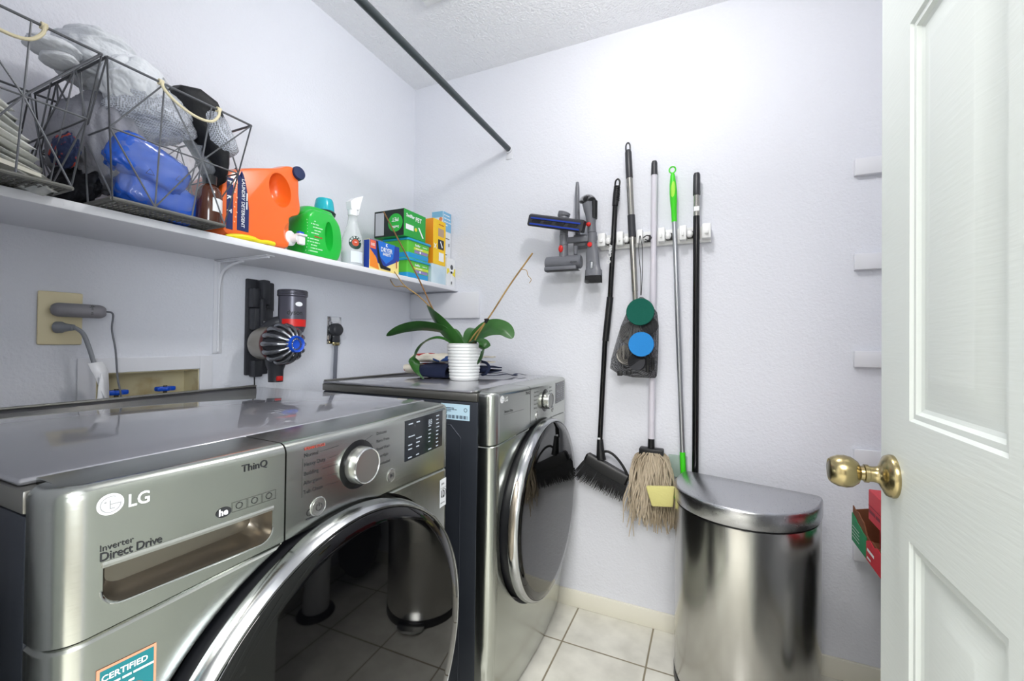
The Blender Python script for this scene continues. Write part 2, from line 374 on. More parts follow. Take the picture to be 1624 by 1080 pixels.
# ================================================================== left wall fittings
ov = thing('wall_outlet', 'almond plastic wall outlet plate left of the valve box', 'outlet', (0, .48, 1.17))
MB().box(.0005, .006, .441, .519, 1.112, 1.237, .003).build('cover_plate', m_beige, ov)
for zc in (1.196, 1.153):
    mb = MB().cyl((.005, .48, zc), (.0075, .48, zc), .0165, 24)
    o = mb.build('receptacle', m_beige, ov)
ch = thing('vacuum_charger', 'grey slim vacuum charging plug in the top socket of the almond outlet', 'charger', (.006, .47, 1.194))
def pill(mb, p0, p1, w, h, n=20, M=6):
    """flattened capsule between two points (long axis horizontal); w across, h vertical"""
    p0, p1 = Vector(p0), Vector(p1); a = (p1 - p0).normalized(); s_ = a.cross(Vector((0, 0, 1))).normalized(); rings = []
    for i in range(M + 1):
        t = i / M * PI / 2; rings.append((p0 - a * w / 2 * math.cos(t), math.sin(t)))
    R = []
    def ring(c, k): return [c + s_ * (w / 2 * k) * math.cos(2 * PI * j / n) + Vector((0, 0, h / 2 * (.25 + .75 * k))) * math.sin(2 * PI * j / n) for j in range(n)]
    for i in range(1, M + 1): t = i / M * PI / 2; R.append(ring(p0 - a * w / 2 * math.cos(t), math.sin(t)))
    for i in range(0, M): t = PI / 2 - i / M * PI / 2; R.append(ring(p1 + a * w / 2 * math.cos(t), math.sin(t)))
    return mb.loft(R)
mb = MB(); pill(mb, (.024, .472, 1.194), (.045, .532, 1.193), .032, .033); mb.build('charger_body', mat('light_grey_plastic', H('8d8b90'), .4), ch, 50)
MB().cyl((.0075, .47, 1.195), (.03, .475, 1.194), .011).build('charger_plug', m_grey, ch)
mb = MB(); put_text(mb, 'dyson', .010, plane_fn((.0555, .515, 1.196), (.36, .93, 0), (0, 0, 1)), align='CENTER', rot=-PI / 2); mb.build('lettering', m_text, ch)
MB().tube(smoothpath([(.052, .545, 1.194), (.058, .556, 1.188), (.062, .553, 1.15), (.064, .560, 1.10), (.063, .566, 1.03), (.062, .575, .97), (.05, .59, .80)]), .0021, 8).build('charger_cord', m_grey, ch)
pl = thing('washer_plug', 'grey round washer plug and thick cord in the bottom socket of the outlet', 'plug', (.006, .48, 1.153))
MB().lathe([(0, 0), (.0135, 0), (.0135, .010), (.0105, .015), (.0085, .024), (.0070, .034), (0, .036)], (.0077, .472, 1.153), (.8, .6, 0)).build('plug_body', mat('cord_grey', H('8d9096'), .5), pl)
MB().tube(smoothpath([(.035, .494, 1.153), (.045, .505, 1.14), (.05, .514, 1.11), (.055, .524, 1.065), (.058, .535, 1.02), (.055, .545, .97), (.04, .55, .80)]), .0048, 10).build('power_cord', bpy.data.materials['cord_grey'], pl)
m_tagp = mat('tag_paper', H('e9eaee'), .6)
fl = MB(); fl.loft([[(.062, .508, 1.068), (.066, .534, 1.072)], [(.070, .517, 1.04), (.060, .548, 1.05)], [(.075, .526, 1.01), (.055, .552, 1.01)], [(.078, .535, .985), (.05, .556, .955)], [(.07, .53, .95), (.05, .55, .93)]], closed=False)
o = fl.build('warning_tag', m_tagp, pl, 60); o.modifiers.new('s', 'SOLIDIFY').thickness = .0008
fl = MB(); fl.loft([[(.074, .529, 1.045), (.0745, .530, 1.045)], [(.079, .522, 1.01), (.068, .540, 1.01)], [(.082, .519, .975), (.066, .548, .97)], [(.082, .519, .93), (.066, .548, .93)]], closed=False)
o = fl.build('warning_tag', m_tagp, pl, 60); o.modifiers.new('s', 'SOLIDIFY').thickness = .0008
# valve box
vb = thing('valve_box', 'white framed recessed washer valve box in the left wall', 'valve box', (0, .66, 1.0))
mb = MB()
for a, b, c, d in ((.512, .548, .93, 1.078), (.790, .826, .93, 1.078), (.548, .790, 1.039, 1.078), (.548, .790, .93, .948)): mb.box(.0004, .004, a, b, c, d)
mb.build('box_frame', m_white, vb, bevel=.0012)
m_rust = mat('stained_box_liner', H('d8cfae'), .6, var=(14, H('a98c4e'), .5, .8, (1, 1, 1)))
mb = MB(); mb.box(-.0745, -.072, .5485, .7895, .9485, 1.0385).box(-.072, 0, .5485, .551, .9485, 1.0385).box(-.072, 0, .787, .7895, .9485, 1.0385).box(-.072, 0, .551, .787, .9485, .951).box(-.072, 0, .551, .787, 1.036, 1.0385)
mb.build('box_liner', m_rust, vb)
for yc, w in ((.600, 'left'), (.712, 'right')):
    t = thing('shutoff_valve', 'blue scalloped shutoff valve at the %s end of the valve box' % w, 'valve', (-.012, yc, .985), 'washer valves')
    n = 48; R = []
    for z, k in ((.979, .9), (.981, 1), (.989, 1), (.991, .9)):
        R.append([(-.022 + .013 * k * (1 + .13 * math.cos(6 * a)) * math.cos(a) * 1.1, yc + .0235 * k * (1 + .13 * math.cos(6 * a)) * math.sin(a), z) for a in [2 * PI * j / n for j in range(n)]])
    MB().loft(R).build('wheel', m_bluep, t, 50)
    MB().cyl((-.022, yc, .9511), (-.022, yc, .994), .005).build('stem', m_brassd, t)

# dryer outlet + plug
do = thing('dryer_outlet', 'steel dryer outlet plate with a round dark plug and hanging cord', 'outlet', (0, 1.30, 1.17))
MB().box(.0004, .003, 1.264, 1.337, 1.114, 1.226, .001).box(.003, .0045, 1.278, 1.323, 1.135, 1.205, .001).build('cover_plate', m_chrome, do)
dp = thing('dryer_plug', 'dark grey round dryer plug with ribbed cord above the dryer', 'plug', (.005, 1.30, 1.17))
MB().lathe([(0, 0), (.024, 0), (.027, .004), (.027, .022), (.022, .030), (.018, .033), (0, .034)], (.0046, 1.298, 1.172), (1, -.12, 0)).box(.008, .03, 1.285, 1.308, 1.12, 1.16, .004).build('plug_body', m_dgrey, dp)
MB().box(.010, .028, 1.285, 1.307, 1.108, 1.121, .002).build('clamp', m_brass, dp)
mb = MB()
for k in (-1, 0, 1): mb.tube([(.020, 1.296 + k * .0052, 1.11), (.022, 1.290 + k * .0052, 1.0), (.024, 1.285 + k * .0052, .8)], .0036, 8)
mb.build('flat_cord', mat('ribbed_cord', H('6c6f7a'), .45), dp)

# ================================================================== cordless vacuum on its dock
dk = thing('vacuum_dock', 'dark grey wall dock holding the cordless stick vacuum', 'vacuum dock', (0, .96, 1.2))
mb = MB(); mb.box(.0005, .012, .925, 1.005, 1.01, 1.332, .004)
mb.box(.012, .040, .928, .955, 1.235, 1.30, .005).box(.012, .052, .955, .982, 1.245, 1.330, .006).box(.012, .036, .978, 1.008, 1.225, 1.325, .006)
mb.box(.012, .045, .93, 1.0, 1.16, 1.235, .008).box(.045, .058, .945, .962, 1.165, 1.265, .004)
mb.box(.012, .042, .935, .965, 1.005, 1.06, .004)
mb.build('dock_body', m_dgrey, dk)
MB().tube(smoothpath([(.02, .95, 1.006), (.018, .953, .97), (.02, .955, .90)]), .0018, 6).build('dock_cord', m_black, dk)
vc = thing('stick_vacuum', 'grey cordless stick vacuum with blue cap and red band hanging on dock', 'vacuum', (.1, .95, .99))
CY, CZ2 = .945, 1.116
m_clear = mat('smoky_clear_plastic', H('9a958e'), .12, alpha=.62, spec=.6)
MB().lathe([(0, .058), (.040, .058), (.052, .066), (.055, .080), (.055, .138), (0, .140)], (0, CY, CZ2), (1, 0, 0), 40).build('dust_bin', mat('smoky_dust_bin', H('8f8a82'), .18, metal=.25), vc)
MB().lathe([(.0562, .128), (.0575, .130), (.0575, .140), (.0562, .142)], (0, CY, CZ2), (1, 0, 0), 40).build('bin_ring', mat('ring_maroon', H('5a2a2a'), .35), vc)
MB().lathe([(0, .136), (.053, .136), (.050, .160), (.036, .185), (.022, .200), (0, .205)], (0, CY, CZ2), (1, 0, 0), 32).build('cyclone_core', m_dgrey, vc)
mb = MB()
for k in range(14):
    a = 2 * PI * k / 14
    ca, sa = math.cos(a), math.sin(a)
    P = lambda x, r: (x, CY + r * ca, CZ2 + r * sa)
    mb.tube(smoothpath([P(.140, .044), P(.150, .058), P(.172, .060), P(.198, .050), P(.216, .032), P(.224, .014)], 4), [.0082] * 8 + [.0070] * 6 + [.0050] * 7, 10)
mb.build('cyclones', m_iron, vc, 60)
MB().lathe([(0, .200), (.020, .202), (.0265, .212), (.0275, .226), (.0245, .233), (.021, .231), (.018, .224), (.006, .221), (0, .221)], (0, CY, CZ2), (1, 0, 0), 32).build('filter_cap', m_bluep, vc, 40)
bx, by = .125, 1.008
MB().lathe([(0, 0), (.034, 0), (.041, .018), (.043, .045), (.043, .118), (.0465, .121), (.0465, .138), (.044, .141), (0, .141)], (bx, by, 1.155), n=36).build('motor_body', m_purpgrey, vc)
mb = MB()
for z in (.125, .130, .135): mb.lathe([(.0466, z), (.0473, z + .001), (.0466, z + .002)], (bx, by, 1.155), n=36)
mb.build('motor_vents', m_dgrey, vc)
def arcpatch(c, r, z0, z1, a0, a1, n=14):
    return [[(c[0] + rr * math.cos(a0 + (a1 - a0) * i / n), c[1] + rr * math.sin(a0 + (a1 - a0) * i / n), z) for (rr, z) in ((r, z0), (r + .004, z0), (r + .004, z1), (r, z1))] for i in range(n + 1)]
MB().loft(arcpatch((bx, by), .0415, 1.174, 1.198, math.radians(-80), math.radians(25))).build('release_catch', m_red, vc)
def cylfn(cx, cy, cz, r, a0):
    return lambda u, v: Vector((cx + r * math.cos(a0 + u / r), cy + r * math.sin(a0 + u / r), cz + v))
mb = MB(); put_text(mb, 'dyson', .021, cylfn(bx, by, 1.213, .0436, math.radians(-28)), .0004, 'CENTER'); mb.build('lettering', m_text, vc)
mb = MB(); disc(mb, lambda u, v: cylfn(bx, by, 1.248, .0444, math.radians(-12))(u * 1.6, v), 0, 0, .0075); mb.build('badge', m_textw, vc)
mb = MB(); mb.tube([(.120, .953, 1.085), (.118, .955, 1.05), (.116, .957, 1.03), (.116, .957, .992)], [.034, .030, .023, .022], 20); mb.build('wand_inlet', m_dgrey, vc, 60)
MB().box(.128, .142, .945, .965, .996, 1.012, .003).build('wand_button', m_red, vc)
MB().tube(smoothpath([(.06, .955, 1.16), (.09, .97, 1.185), (.115, 1.0, 1.19)], 4), .02, 12).build('neck_link', m_dgrey, vc)
MB().tube([(.045, .965, 1.19), (.05, .965, 1.10)], .018, 12).build('docking_foot', m_dgrey, vc)

# ================================================================== LG machines
MW, MH, XF = .686, .984, .848
def prof(yc, y0=None, y1=None, bow=.018, R=.034, N_=28):
    """plan outline of the bowed front with round corners: list of (x, y, nx, ny)"""
    h = MW / 2; P = []
    for i in range(9):
        a = -PI / 2 + (PI / 2) * i / 8; P.append((XF - R + R * math.cos(a), -h + R + R * math.sin(a), math.cos(a), math.sin(a)))
    P.insert(0, (.795, -h, 0, -1)); L_ = h - R
    for i in range(1, N_):
        t = -1 + 2 * i / N_; P.append((XF + bow * (1 - t * t), t * L_, 1, 2 * bow * t / L_ * 1.0))
    for i in range(9):
        a = (PI / 2) * i / 8; P.append((XF - R + R * math.cos(a), h - R + R * math.sin(a), math.cos(a), math.sin(a)))
    P.append((.795, h, 0, 1))
    out = []
    for x, y, nx, ny in P:
        l = math.hypot(nx, ny); out.append((x, y + yc, nx / l, ny / l))
    if y0 is None: return out
    def inter(yv):
        for a, b in zip(out, out[1:]):
            if a[1] <= yv <= b[1] and b[1] - a[1] > 1e-6:
                t = (yv - a[1]) / (b[1] - a[1]); return tuple(a[k] + (b[k] - a[k]) * t for k in range(4))
    res = []
    if y0 > out[0][1]: res.append(inter(y0))
    res += [p for p in out if y0 + .003 < p[1] < y1 - .003 or (p[1] <= y1 and y1 > yc + h and p[1] > y0 + .003) or (y0 < yc - h and p[1] < y1 - .003)]
    if y1 < out[-1][1]: res.append(inter(y1))
    return res
def xfront(yc, y):
    h = MW / 2 - .034; t = (y - yc) / h; return XF + .018 * (1 - min(1, abs(t)) ** 2)
def fascia(P, zb, r=.014, xb=.772):
    rings = []
    for x, y, nx, ny in P:
        z0 = zb(y); sec = [(0, z0)]
        for k in range(6):
            a = k / 5 * PI / 2; sec.append((r - r * math.cos(a), MH - r + r * math.sin(a)))
        ring = [(x - nx * o, y - ny * o, z) for o, z in sec]
        yy = min(max(y, y - ny * r), max(y, y - ny * r))
        yi = y - ny * r
        ring += [(xb, yi, MH + .001), (xb, yi, z0)]
        rings.append(ring)
    return rings
def machine(name, label, cat, yc, xb, dryer):
    o = thing(name, label, cat, (.48, yc, 0)); h = MW / 2
    # cabinet
    mb = MB(); mb.box(xb, .792, yc - h, yc + h, .025, .953, .004)
    mb.build('cabinet', m_cab, o)
    for s_ in (-1, 1):
        mb = MB(); y = yc + s_ * h
        pts = []
        for (x, z) in ((xb + .05, .88), (.70, .88), (.735, .845), (.735, .12), (.70, .085), (xb + .05, .085), (xb + .02, .12), (xb + .02, .845), (xb + .05, .88)): pts.append((x, y, z))
        mb.tube(pts, .0025, 6); mb.build('side_emboss', m_cab, o)
    mb = MB(); mb.box(xb - .004, .789, yc - h - .001, yc + h + .001, .954, .978, .003).build('top_rim', m_cap, o)
    mb = MB(); mb.box(xb - .004, .7705, yc - h + .001, yc + h - .001, .9785, .986, .004, 3).build('top_plate', m_steeltop, o)
    mb = MB(); mb.box(xb - .004, xb + .012, yc - h + .004, yc + h - .004, .986, .9905, .002).build('rear_lip', m_cap, o)
    for sx in (xb + .06, .74):
        for s_ in (-1, 1): MB().cyl((sx, yc + s_ * .29, 0), (sx, yc + s_ * .29, .0245), .022, 16).build('foot', m_black, o)
    zb = lambda y: .826 + .026 * math.cos(min(1.25, abs((y - yc - .03) / .34)) * PI / 2 * .8) - .0
    ys = yc - .111
    P = prof(yc)
    g = .0012
    dr = MB().loft(fascia(prof(yc, yc - 9, ys - g), zb)).build('detergent_drawer' if not dryer else 'drawer_panel', m_steel, o)
    cp = MB().loft(fascia(prof(yc, ys + g, yc + 9), zb)).build('control_panel', m_steel, o)
    # lower front, tapered towards the floor, with a round door recess
    rings = []
    for x, y, nx, ny in P:
        zt = zb(y) - .003; col = []
        for z in (.016, .03, .06, .10, .15, .20, .26):
            tp = .026 * max(0, (.26 - z) / .245) ** 1.6; col.append((x - nx * tp, y - ny * tp * (0 if abs(ny) > .99 else 1), z))
        col += [(x, y, .5), (x, y, zt - .004), (x - nx * .004, y - ny * .004, zt)]
        yi = y - ny * .006; col += [(.780, yi, zt), (.780, yi, .016)]
        rings.append(col)
    lf = MB().loft(rings).build('lower_front', m_steel, o)
    DZ, DYc = .556, yc + .0
    cut(lf, MB().cyl((.832, DYc, DZ), (1.0, DYc, DZ), .3105, 96).build('c', m_black))
    MB().lathe([(0, .8325), (.3103, .8325), (.3103, .850), (.308, .850), (.307, .836), (0, .836)], (0, DYc, DZ), (1, 0, 0), 96).build('door_gasket', m_blacks, o)
    # door
    DXo = .0
    dg = MB().lathe([(.27, .874), (.3035, .874), (.3045, .879), (.3035, .888), (.3010, .896), (.2965, .902), (.2935, .902), (.2920, .8995), (.27, .895)], (DXo, DYc, DZ), (1, 0, 0), 128).build('door_ring', m_ring, o, 50)
    MB().lathe([(0, .845), (.299, .845), (.299, .8735), (0, .8735)], (DXo, DYc, DZ), (1, 0, 0), 96).build('door_body', m_black, o)
    pr = [(.2918, .8965), (.2918, .9018), (.2908, .9030)] + [(.2908 * (1 - k / 12), .9032 + .0045 * (1 - (1 - k / 12) ** 2)) for k in range(1, 12)] + [(0, .9077)]
    MB().lathe([(0, .896)] + pr, (DXo, DYc, DZ), (1, 0, 0), 128).build('door_glass', m_dglass, o, 60)
    # recessed pull on the ring
    R = []
    for i in range(25):
        a = math.radians(148 + 44 * i / 24); e = math.sin(PI * i / 24) ** .25 if 0 < i < 24 else 0.02
        w = .0085 * e
        R.append([(x, DYc + rr * math.cos(a), DZ + rr * math.sin(a)) for x, rr in ((.8850 - w, .3055), (.8850 + w * .5, .3052), (.886 + w, .3020), (.8850 + w * .5, .298), (.8850 - w, .298))])
    MB().loft(R).build('door_pull', m_pocket, o, 60)
    fn = lambda y, z: (lambda u, v: Vector((xfront(yc, y + u) + .0008, y + u, z + v)))
    # maker's roundel and letters
    q = MB(); disc(q, fn(yc - .300, .9610), 0, 0, .0108, 32); q.build('roundel', m_textw, o)
    q = MB(); f2 = (lambda u, v: Vector((xfront(yc, yc - .300 + u * .86) + .0014, yc - .300 + u * .86, .9610 + v * .86)))
    for k in range(20):
        a0 = math.radians(0 - 300 * k / 20); a1 = math.radians(0 - 300 * (k + 1) / 20)
        poly(q, f2, [(.0098 * math.cos(a0), .0098 * math.sin(a0)), (.0098 * math.cos(a1), .0098 * math.sin(a1)), (.0087 * math.cos(a1), .0087 * math.sin(a1)), (.0087 * math.cos(a0), .0087 * math.sin(a0))])
    rect(q, f2, 0, .0098, -.0006, .0006); rect(q, f2, -.0012, 0, -.005, .005); rect(q, f2, -.0012, .004, -.0056, -.0044); disc(q, f2, -.0048, .003, .0013, 10)
    q.build('roundel_face', mat('roundel_grey', H('9a9b9c'), .4) if 'roundel_grey' not in bpy.data.materials else bpy.data.materials['roundel_grey'], o)
    q = MB(); put_text(q, 'LG', .0185, fn(yc - .2865, .9535), .0003, sx=.86); q.build('lettering', m_textw, o)
    DLY, DLZ = yc + .024, .922
    xf = xfront(yc, DLY)
    MB().lathe([(0, -.001), (.0400, -.001), (.0405, .0010), (.0395, .0016), (0, .0016)], (xf - .001, DLY, DLZ), (1, 0, 0), 48).build('dial_surround', m_blacks, o)
    kb = MB().lathe([(0, .001), (.0302, .001), (.0308, .003), (.0300, .018), (.0292, .0212), (.0275, .022), (.0268, .0213), (0, .0213)], (xf, DLY, DLZ), (1, 0, 0), 64).build('program_dial', m_knob, o)
    MB().lathe([(.0294, .0212), (.0287, .0226), (.0277, .0230), (.0268, .0222)], (xf, DLY, DLZ), (1, 0, 0), 64).build('dial_rim', m_chrome, kb)
    # buttons
    for (by_, bz_, br_, nm) in ((yc - .056, .878, .0125, 'power_button'), (yc + .110, .879, .0105, 'play_button')):
        x0 = xfront(yc, by_)
        b_ = MB().lathe([(0, 0), (br_ + .0022, 0), (br_ + .0022, .0012), (br_ + .001, .0018), (br_, .0010), (br_ - .0005, .0026), (0, .003)], (x0 - .0008, by_, bz_), (1, 0, 0), 40).build(nm, m_knob, o)
        q = MB(); f3 = front_fn(by_, bz_, x0 + .0022)
        if nm[1] == 'o':
            for k in range(20):
                a0 = math.radians(120 + 300 * k / 20); a1 = math.radians(120 + 300 * (k + 1) / 20)
                poly(q, f3, [(r * math.cos(a), r * math.sin(a)) for r, a in ((.0058, a0), (.0058, a1), (.0049, a1), (.0049, a0))])
            rect(q, f3, -.0005, .0005, .001, .007)
        else: poly(q, f3, [(-.0035, -.0045), (.001, 0), (-.0035, .0045)]); rect(q, f3, .002, .0028, -.004, .004); rect(q, f3, .004, .0048, -.004, .004)
        q.build('symbol', m_text, b_)
    # display
    dy0, dy1, dz0, dz1 = (yc + .152, yc + .300, .893, .973)
    R = []
    for i in range(13):
        y = dy0 + (dy1 - dy0) * i / 12; x = xfront(yc, y)
        R.append([(x - .002, y, dz0), (x + .0008, y, dz0), (x + .0008, y, dz1), (x - .002, y, dz1)])
    ds = MB().loft(R).build('display', mat('display_glass', H('1d2127'), .12) if 'display_glass' not in bpy.data.materials else bpy.data.materials['display_glass'], o)
    q = MB(); fd = lambda y, z: (lambda u, v: Vector((xfront(yc, y + u) + .0013, y + u, z + v)))
    for (y, s_) in ((.010, ['Signal', '', '', 'Add Garm.', '', 'Speed', 'Fresh', '', 'Delay']), (.038, ['Rinse', '', '', '', 'Ex Rinse', 'Steam', 'Soil', '', 'Save']), (.085, ['', '', 'Time', 'Wash', 'High', 'Med', 'Low', '', 'Start']), (.118, ['Heavy', 'Norm', 'Light', 'X High', 'Warm', 'Cold', 'Tap', 'Temp', 'Spin'])):
        for k, w_ in enumerate(s_):
            if w_: put_lines(q, w_, .0052, fd(dy0 + y, dz1 - .010 - k * .0083), .0001)
    if not dryer: put_text(q, '88', .016, fd(dy0 + .084, dz1 - .022), 0)
    q.build('display_lettering', mat('display_text', H('b9c2cc'), .5) if 'display_text' not in bpy.data.materials else bpy.data.materials['display_text'], ds)
    q = MB(); 
    if dryer: left = ['Steam Fresh', 'Steam Sanitary', 'Normal', 'Heavy Duty', 'Bedding']; right = ['Delicates', 'Perm. Press', 'Towels', 'Speed Dry', 'Downloaded']
    else: left = ['Normal', 'Heavy Duty', 'Bedding', 'Allergiene', 'Tub Clean']; right = ['Delicates', 'Perm. Press', 'Speed Wash', 'Rinse+Spin', 'Downloaded']
    for k, w_ in enumerate(left):
        z = .958 - k * .0135; put_text(q, w_, .0080, fn(yc - .082, z), 0); wl_ = .0042 * len(w_) + .003
        e = DLY - .043 - (abs(k - 2) < 2) * .001
        poly(q, fn(0, 0), [(yc - .082 + wl_, z + .0022), (e, z + .0022 + (2 - k) * .001), (e, z + .0026 + (2 - k) * .001), (yc - .082 + wl_, z + .0026)])
    for k, w_ in enumerate(right):
        z = .962 - k * .0140; put_text(q, w_, .0072, fn(DLY + .045, z), 0)
        if k < 2: poly(q, fn(0, 0), [(DLY + .012 + k * .012, z - .004), (DLY + .034, z + .002), (DLY + .034, z + .0024), (DLY + .012 + k * .012, z - .0036)])
    rect(q, fn(0, 0), yc - .0845, yc - .0841, .900, .957)
    q.build('cycle_lettering', m_text, o); q = MB()
    put_text(q, 'ThinQ', .0130, fn(yc - .172, .9600) if not dryer else fn(yc - .15, .960), .0001)
    q.build('brand_lettering', m_text, o); q = MB()
    if not dryer:
        put_text(q, 'Inverter', .0092, fn(yc - .3075, .9150), .0000, sx=.9); put_text(q, 'Direct Drive', .0124, fn(yc - .3075, .9050), .0001, sx=.86, sp=.95)
        q.build('drive_lettering', m_text, o); q = MB()
        for k in range(3):
            a = yc - .183 + k * .0195; f4 = fn(0, 0)
            for r4 in ((a, a + .0185, .9125, .9128), (a, a + .0185, .9245, .9248), (a, a + .0003, .9125, .9248), (a + .0182, a + .0185, .9125, .9248)): rect(q, f4, *r4)
            disc(q, f4, a + .009, .919, .0042, 16, .0035)
        disc(q, lambda u, v: fn(yc - .1925, .9165)(u * 1.15, v * .8), 0, 0, .0078, 24)
        q.build('efficiency_icons', m_text, o); q = MB()
        put_lines(q, 'Download', .004, fn(yc - .077, .864), 0); disc(q, fn(yc - .071, .874), 0, 0, .005, 16, .0042)
    else:
        put_text(q, 'Sensor Dry', .0105, fn(yc - .285, .919), .0001); rect(q, fn(0, 0), yc - .287, yc - .16, .9145, .9149, 4)
    q.build('remote_mark' if not dryer else 'sensor_lettering', m_text, o)
    if not dryer:
        q = MB(); put_text(q, 'STEAM CYCLE', .0058, fn(yc - .082, .9685), .0001); q.build('steam_lettering', m_textr, o)
        q = MB(); put_text(q, 'he', .011, (lambda u, v: fn(yc - .1990, .9135)(u, v) + Vector((.0007, 0, 0))), .0004); q.build('efficiency_mark', m_textw, o)
        # recessed pull of the drawer
        mb = MB(); y0, y1, z0, z1 = yc - .3055, yc - .129, .857, .8985; rr = .018
        ring = [(y0, z1), (y0, z0 + rr)] + [(y0 + rr - rr * math.cos(a), z0 + rr - rr * math.sin(a)) for a in [PI / 2 * k / 6 for k in range(1, 7)]] + [(y1 - rr + rr * math.sin(a), z0 + rr - rr * math.cos(a)) for a in [PI / 2 * k / 6 for k in range(0, 7)]] + [(y1, z1)]
        cy, cz = (y0 + y1) / 2, (z0 + z1) / 2 + .01
        sc = lambda k: [(cy + (a - cy) * (1 - k * .25), cz + (b - cz) * (1 - k)) for a, b in ring]
        cutr = MB().loft([[(.90, a, b) for a, b in ring], [(.850, a, b) for a, b in sc(.04)], [(.838, a, b) for a, b in sc(.16)], [(.830, a, b) for a, b in sc(.45)]]).build('c', m_pocket)
        cutr.data.materials.clear(); cutr.data.materials.append(m_pocket)
        dr.data.materials.append(m_pocket); cut(dr, cutr)
        # bright lips
        mb = MB(); mb.loft([[(xfront(yc, y0 + (y1 - y0) * i / 10) + a, y0 + (y1 - y0) * i / 10, z1 + b) for a, b in ((-.012, .0), (.0022, .0), (.0026, .003), (.0012, .0055), (-.012, .0055))] for i in range(11)]); mb.build('pull_lip', m_knob, dr)
        mb = MB(); pts = [(xfront(yc, a) + .0004, a, b) for a, b in ring[1:-1]]; mb.tube(pts, .0013, 6); mb.build('pull_edge', m_chrome, dr)
        # stickers
        st = MB(); f5 = fn(0, 0); rect(st, f5, yc - .308, yc - .259, .700, .797, 3); s1 = st.build('certified_sticker', mat('sticker_peach', H('d89878'), .5), o)
        st = MB(); f6 = lambda u, v: Vector((xfront(yc, u) + .0012, u, v)); rect(st, f6, yc - .3055, yc - .2615, .740, .7945, 3); st.build('sticker_band', mat('sticker_teal', H('1c757c'), .5), s1)
        st = MB(); f7 = lambda y, z: (lambda u, v: Vector((xfront(yc, y + u) + .0016, y + u, z + v)))
        put_text(st, 'CERTIFIED', .0086, f7(yc - .3045, .7835), .0002, sx=.95); put_lines(st, 'asthma and allergy', .0050, f7(yc - .3045, .7765)); put_lines(st, 'friendly xx', .0050, f7(yc - .3045, .7695)); st.build('sticker_lettering', m_textw, s1)
        st = MB(); disc(st, f7(yc - .2825, .7515), 0, 0, .0165, 30); st.build('sticker_disc', mat('sticker_orange', H('dd6c22'), .5), s1)
        st = MB(); rect(st, f5, yc + .292, yc + .320, .752, .815, 2); s2 = st.build('warranty_sticker', mat('sticker_white', H('e6e8ea'), .4), o)
        st = MB(); put_text(st, '10', .022, f7(yc + .2945, .774), .0005, sx=.85); put_text(st, 'YEAR', .006, f7(yc + .297, .802), .0001); put_text(st, 'Warranty', .005, f7(yc + .2945, .760), .0001); disc(st, f7(yc + .3085, .7825), 0, 0, .0105, 24, .0092)
        rect(st, lambda u, v: f6(u, v) + Vector((.0005, 0, 0)), yc + .2935, yc + .3185, .795, .7956); st.build('sticker_lettering', m_text, s2)
    else:
        y = yc - h
        st = MB(); rect(st, side_fn(0, y, 0, .001), .665, .766, .897, .944); s1 = st.build('rating_label', mat('label_blue_white', H('b9d6e6'), .45), o)
        st = MB(); f8 = lambda x, z: side_fn(x, y, z, .0016)
        put_text(st, 'LG', .006, f8(.672, .935), .0003)
        for k, w_ in enumerate(['LG Electronics Inc.', 'DRYER  120/240V 60Hz 26A', 'Type: ELECTRIC', 'Max. 30A']): put_lines(st, w_, .0045, f8(.671, .930 - k * .0045), .0001)
        disc(st, f8(.752, .928), 0, 0, .006, 20, .0045)
        for k in range(34):
            if k % 5 != 2: rect(st, f8(0, 0), .672 + k * .0026, .6733 + k * .0026 + (k % 3) * .0004, .901, .911)
        st.build('label_lettering', mat('label_navy', H('1c2b44'), .5), s1)
    return o
washer = machine('washing_machine', 'graphite steel front-load washing machine nearest the camera with detergent drawer', 'washing machine', .530, .140, False)
dryer = machine('clothes_dryer', 'graphite steel front-load dryer against the back wall under the orchid', 'clothes dryer', 1.442, .172, True)
# ================================================================== on top of the dryer
TZ = .9862
pot = thing('potted_orchid', 'orchid with broad green leaves and dry stalks in a ribbed white pot', 'potted plant', (.565, 1.40, TZ))
pc = (.565, 1.40, TZ)
pr = [(0, 0), (.050, 0), (.053, .002)]
for k in range(11):
    z = .006 + k * .0115; r = .0535 + .0115 * z / .137
    pr += [(r, z), (r + .0022, z + .0035), (r + .0022, z + .0075), (r, z + .0112)]
pr += [(.0655, .134), (.0660, .137), (.063, .1375), (.060, .130), (.058, .112)]
MB().lathe(pr, pc, n=56).build('pot', mat('pot_glaze', H('eef0f0'), .35), pot, 60)
mb = MB()
for k in range(70):
    a = random.random() * 2 * PI; r = .052 * random.random() ** .5
    mb.ball((pc[0] + r * math.cos(a), pc[1] + r * math.sin(a), TZ + .108 + random.random() * .01), (.010, .007, .005), 1)
o = mb.build('bark', mat('orchid_bark', H('4a3424'), .9), pot); o['kind'] = 'stuff'
m_leaf = mat('orchid_leaf', H('2f5f26'), .32, var=(7, H('1f4519'), .35, .7, (1, 1, 1)))
def leaf(P, w, roll=0, fold=.25, n=6):
    P = smoothpath(P, n); R = []; M_ = len(P) - 1
    for i, p in enumerate(P):
        t = i / M_; d = (P[min(i + 1, M_)] - P[max(i - 1, 0)]).normalized()
        s_ = d.cross(Vector((0, 0, 1)));
        if s_.length < .1: s_ = d.cross(Vector((.6, -.8, 0)))
        s_.normalize(); u = s_.cross(d).normalized()
        s2 = s_ * math.cos(roll) + u * math.sin(roll); u2 = u * math.cos(roll) - s_ * math.sin(roll)
        ww = w * (max(.02, math.sin(PI * min(1, (t * .86 + .14)) ** 1.15))) ** .6
        top = []; 
        for k in range(-4, 5):
            q = k / 4; top.append(p + s2 * ww * q + u2 * (fold * ww * abs(q) ** 1.3))
        bot = [q_ - u2 * .0012 for q_ in top[::-1]]
        R.append(top + bot)
    return R
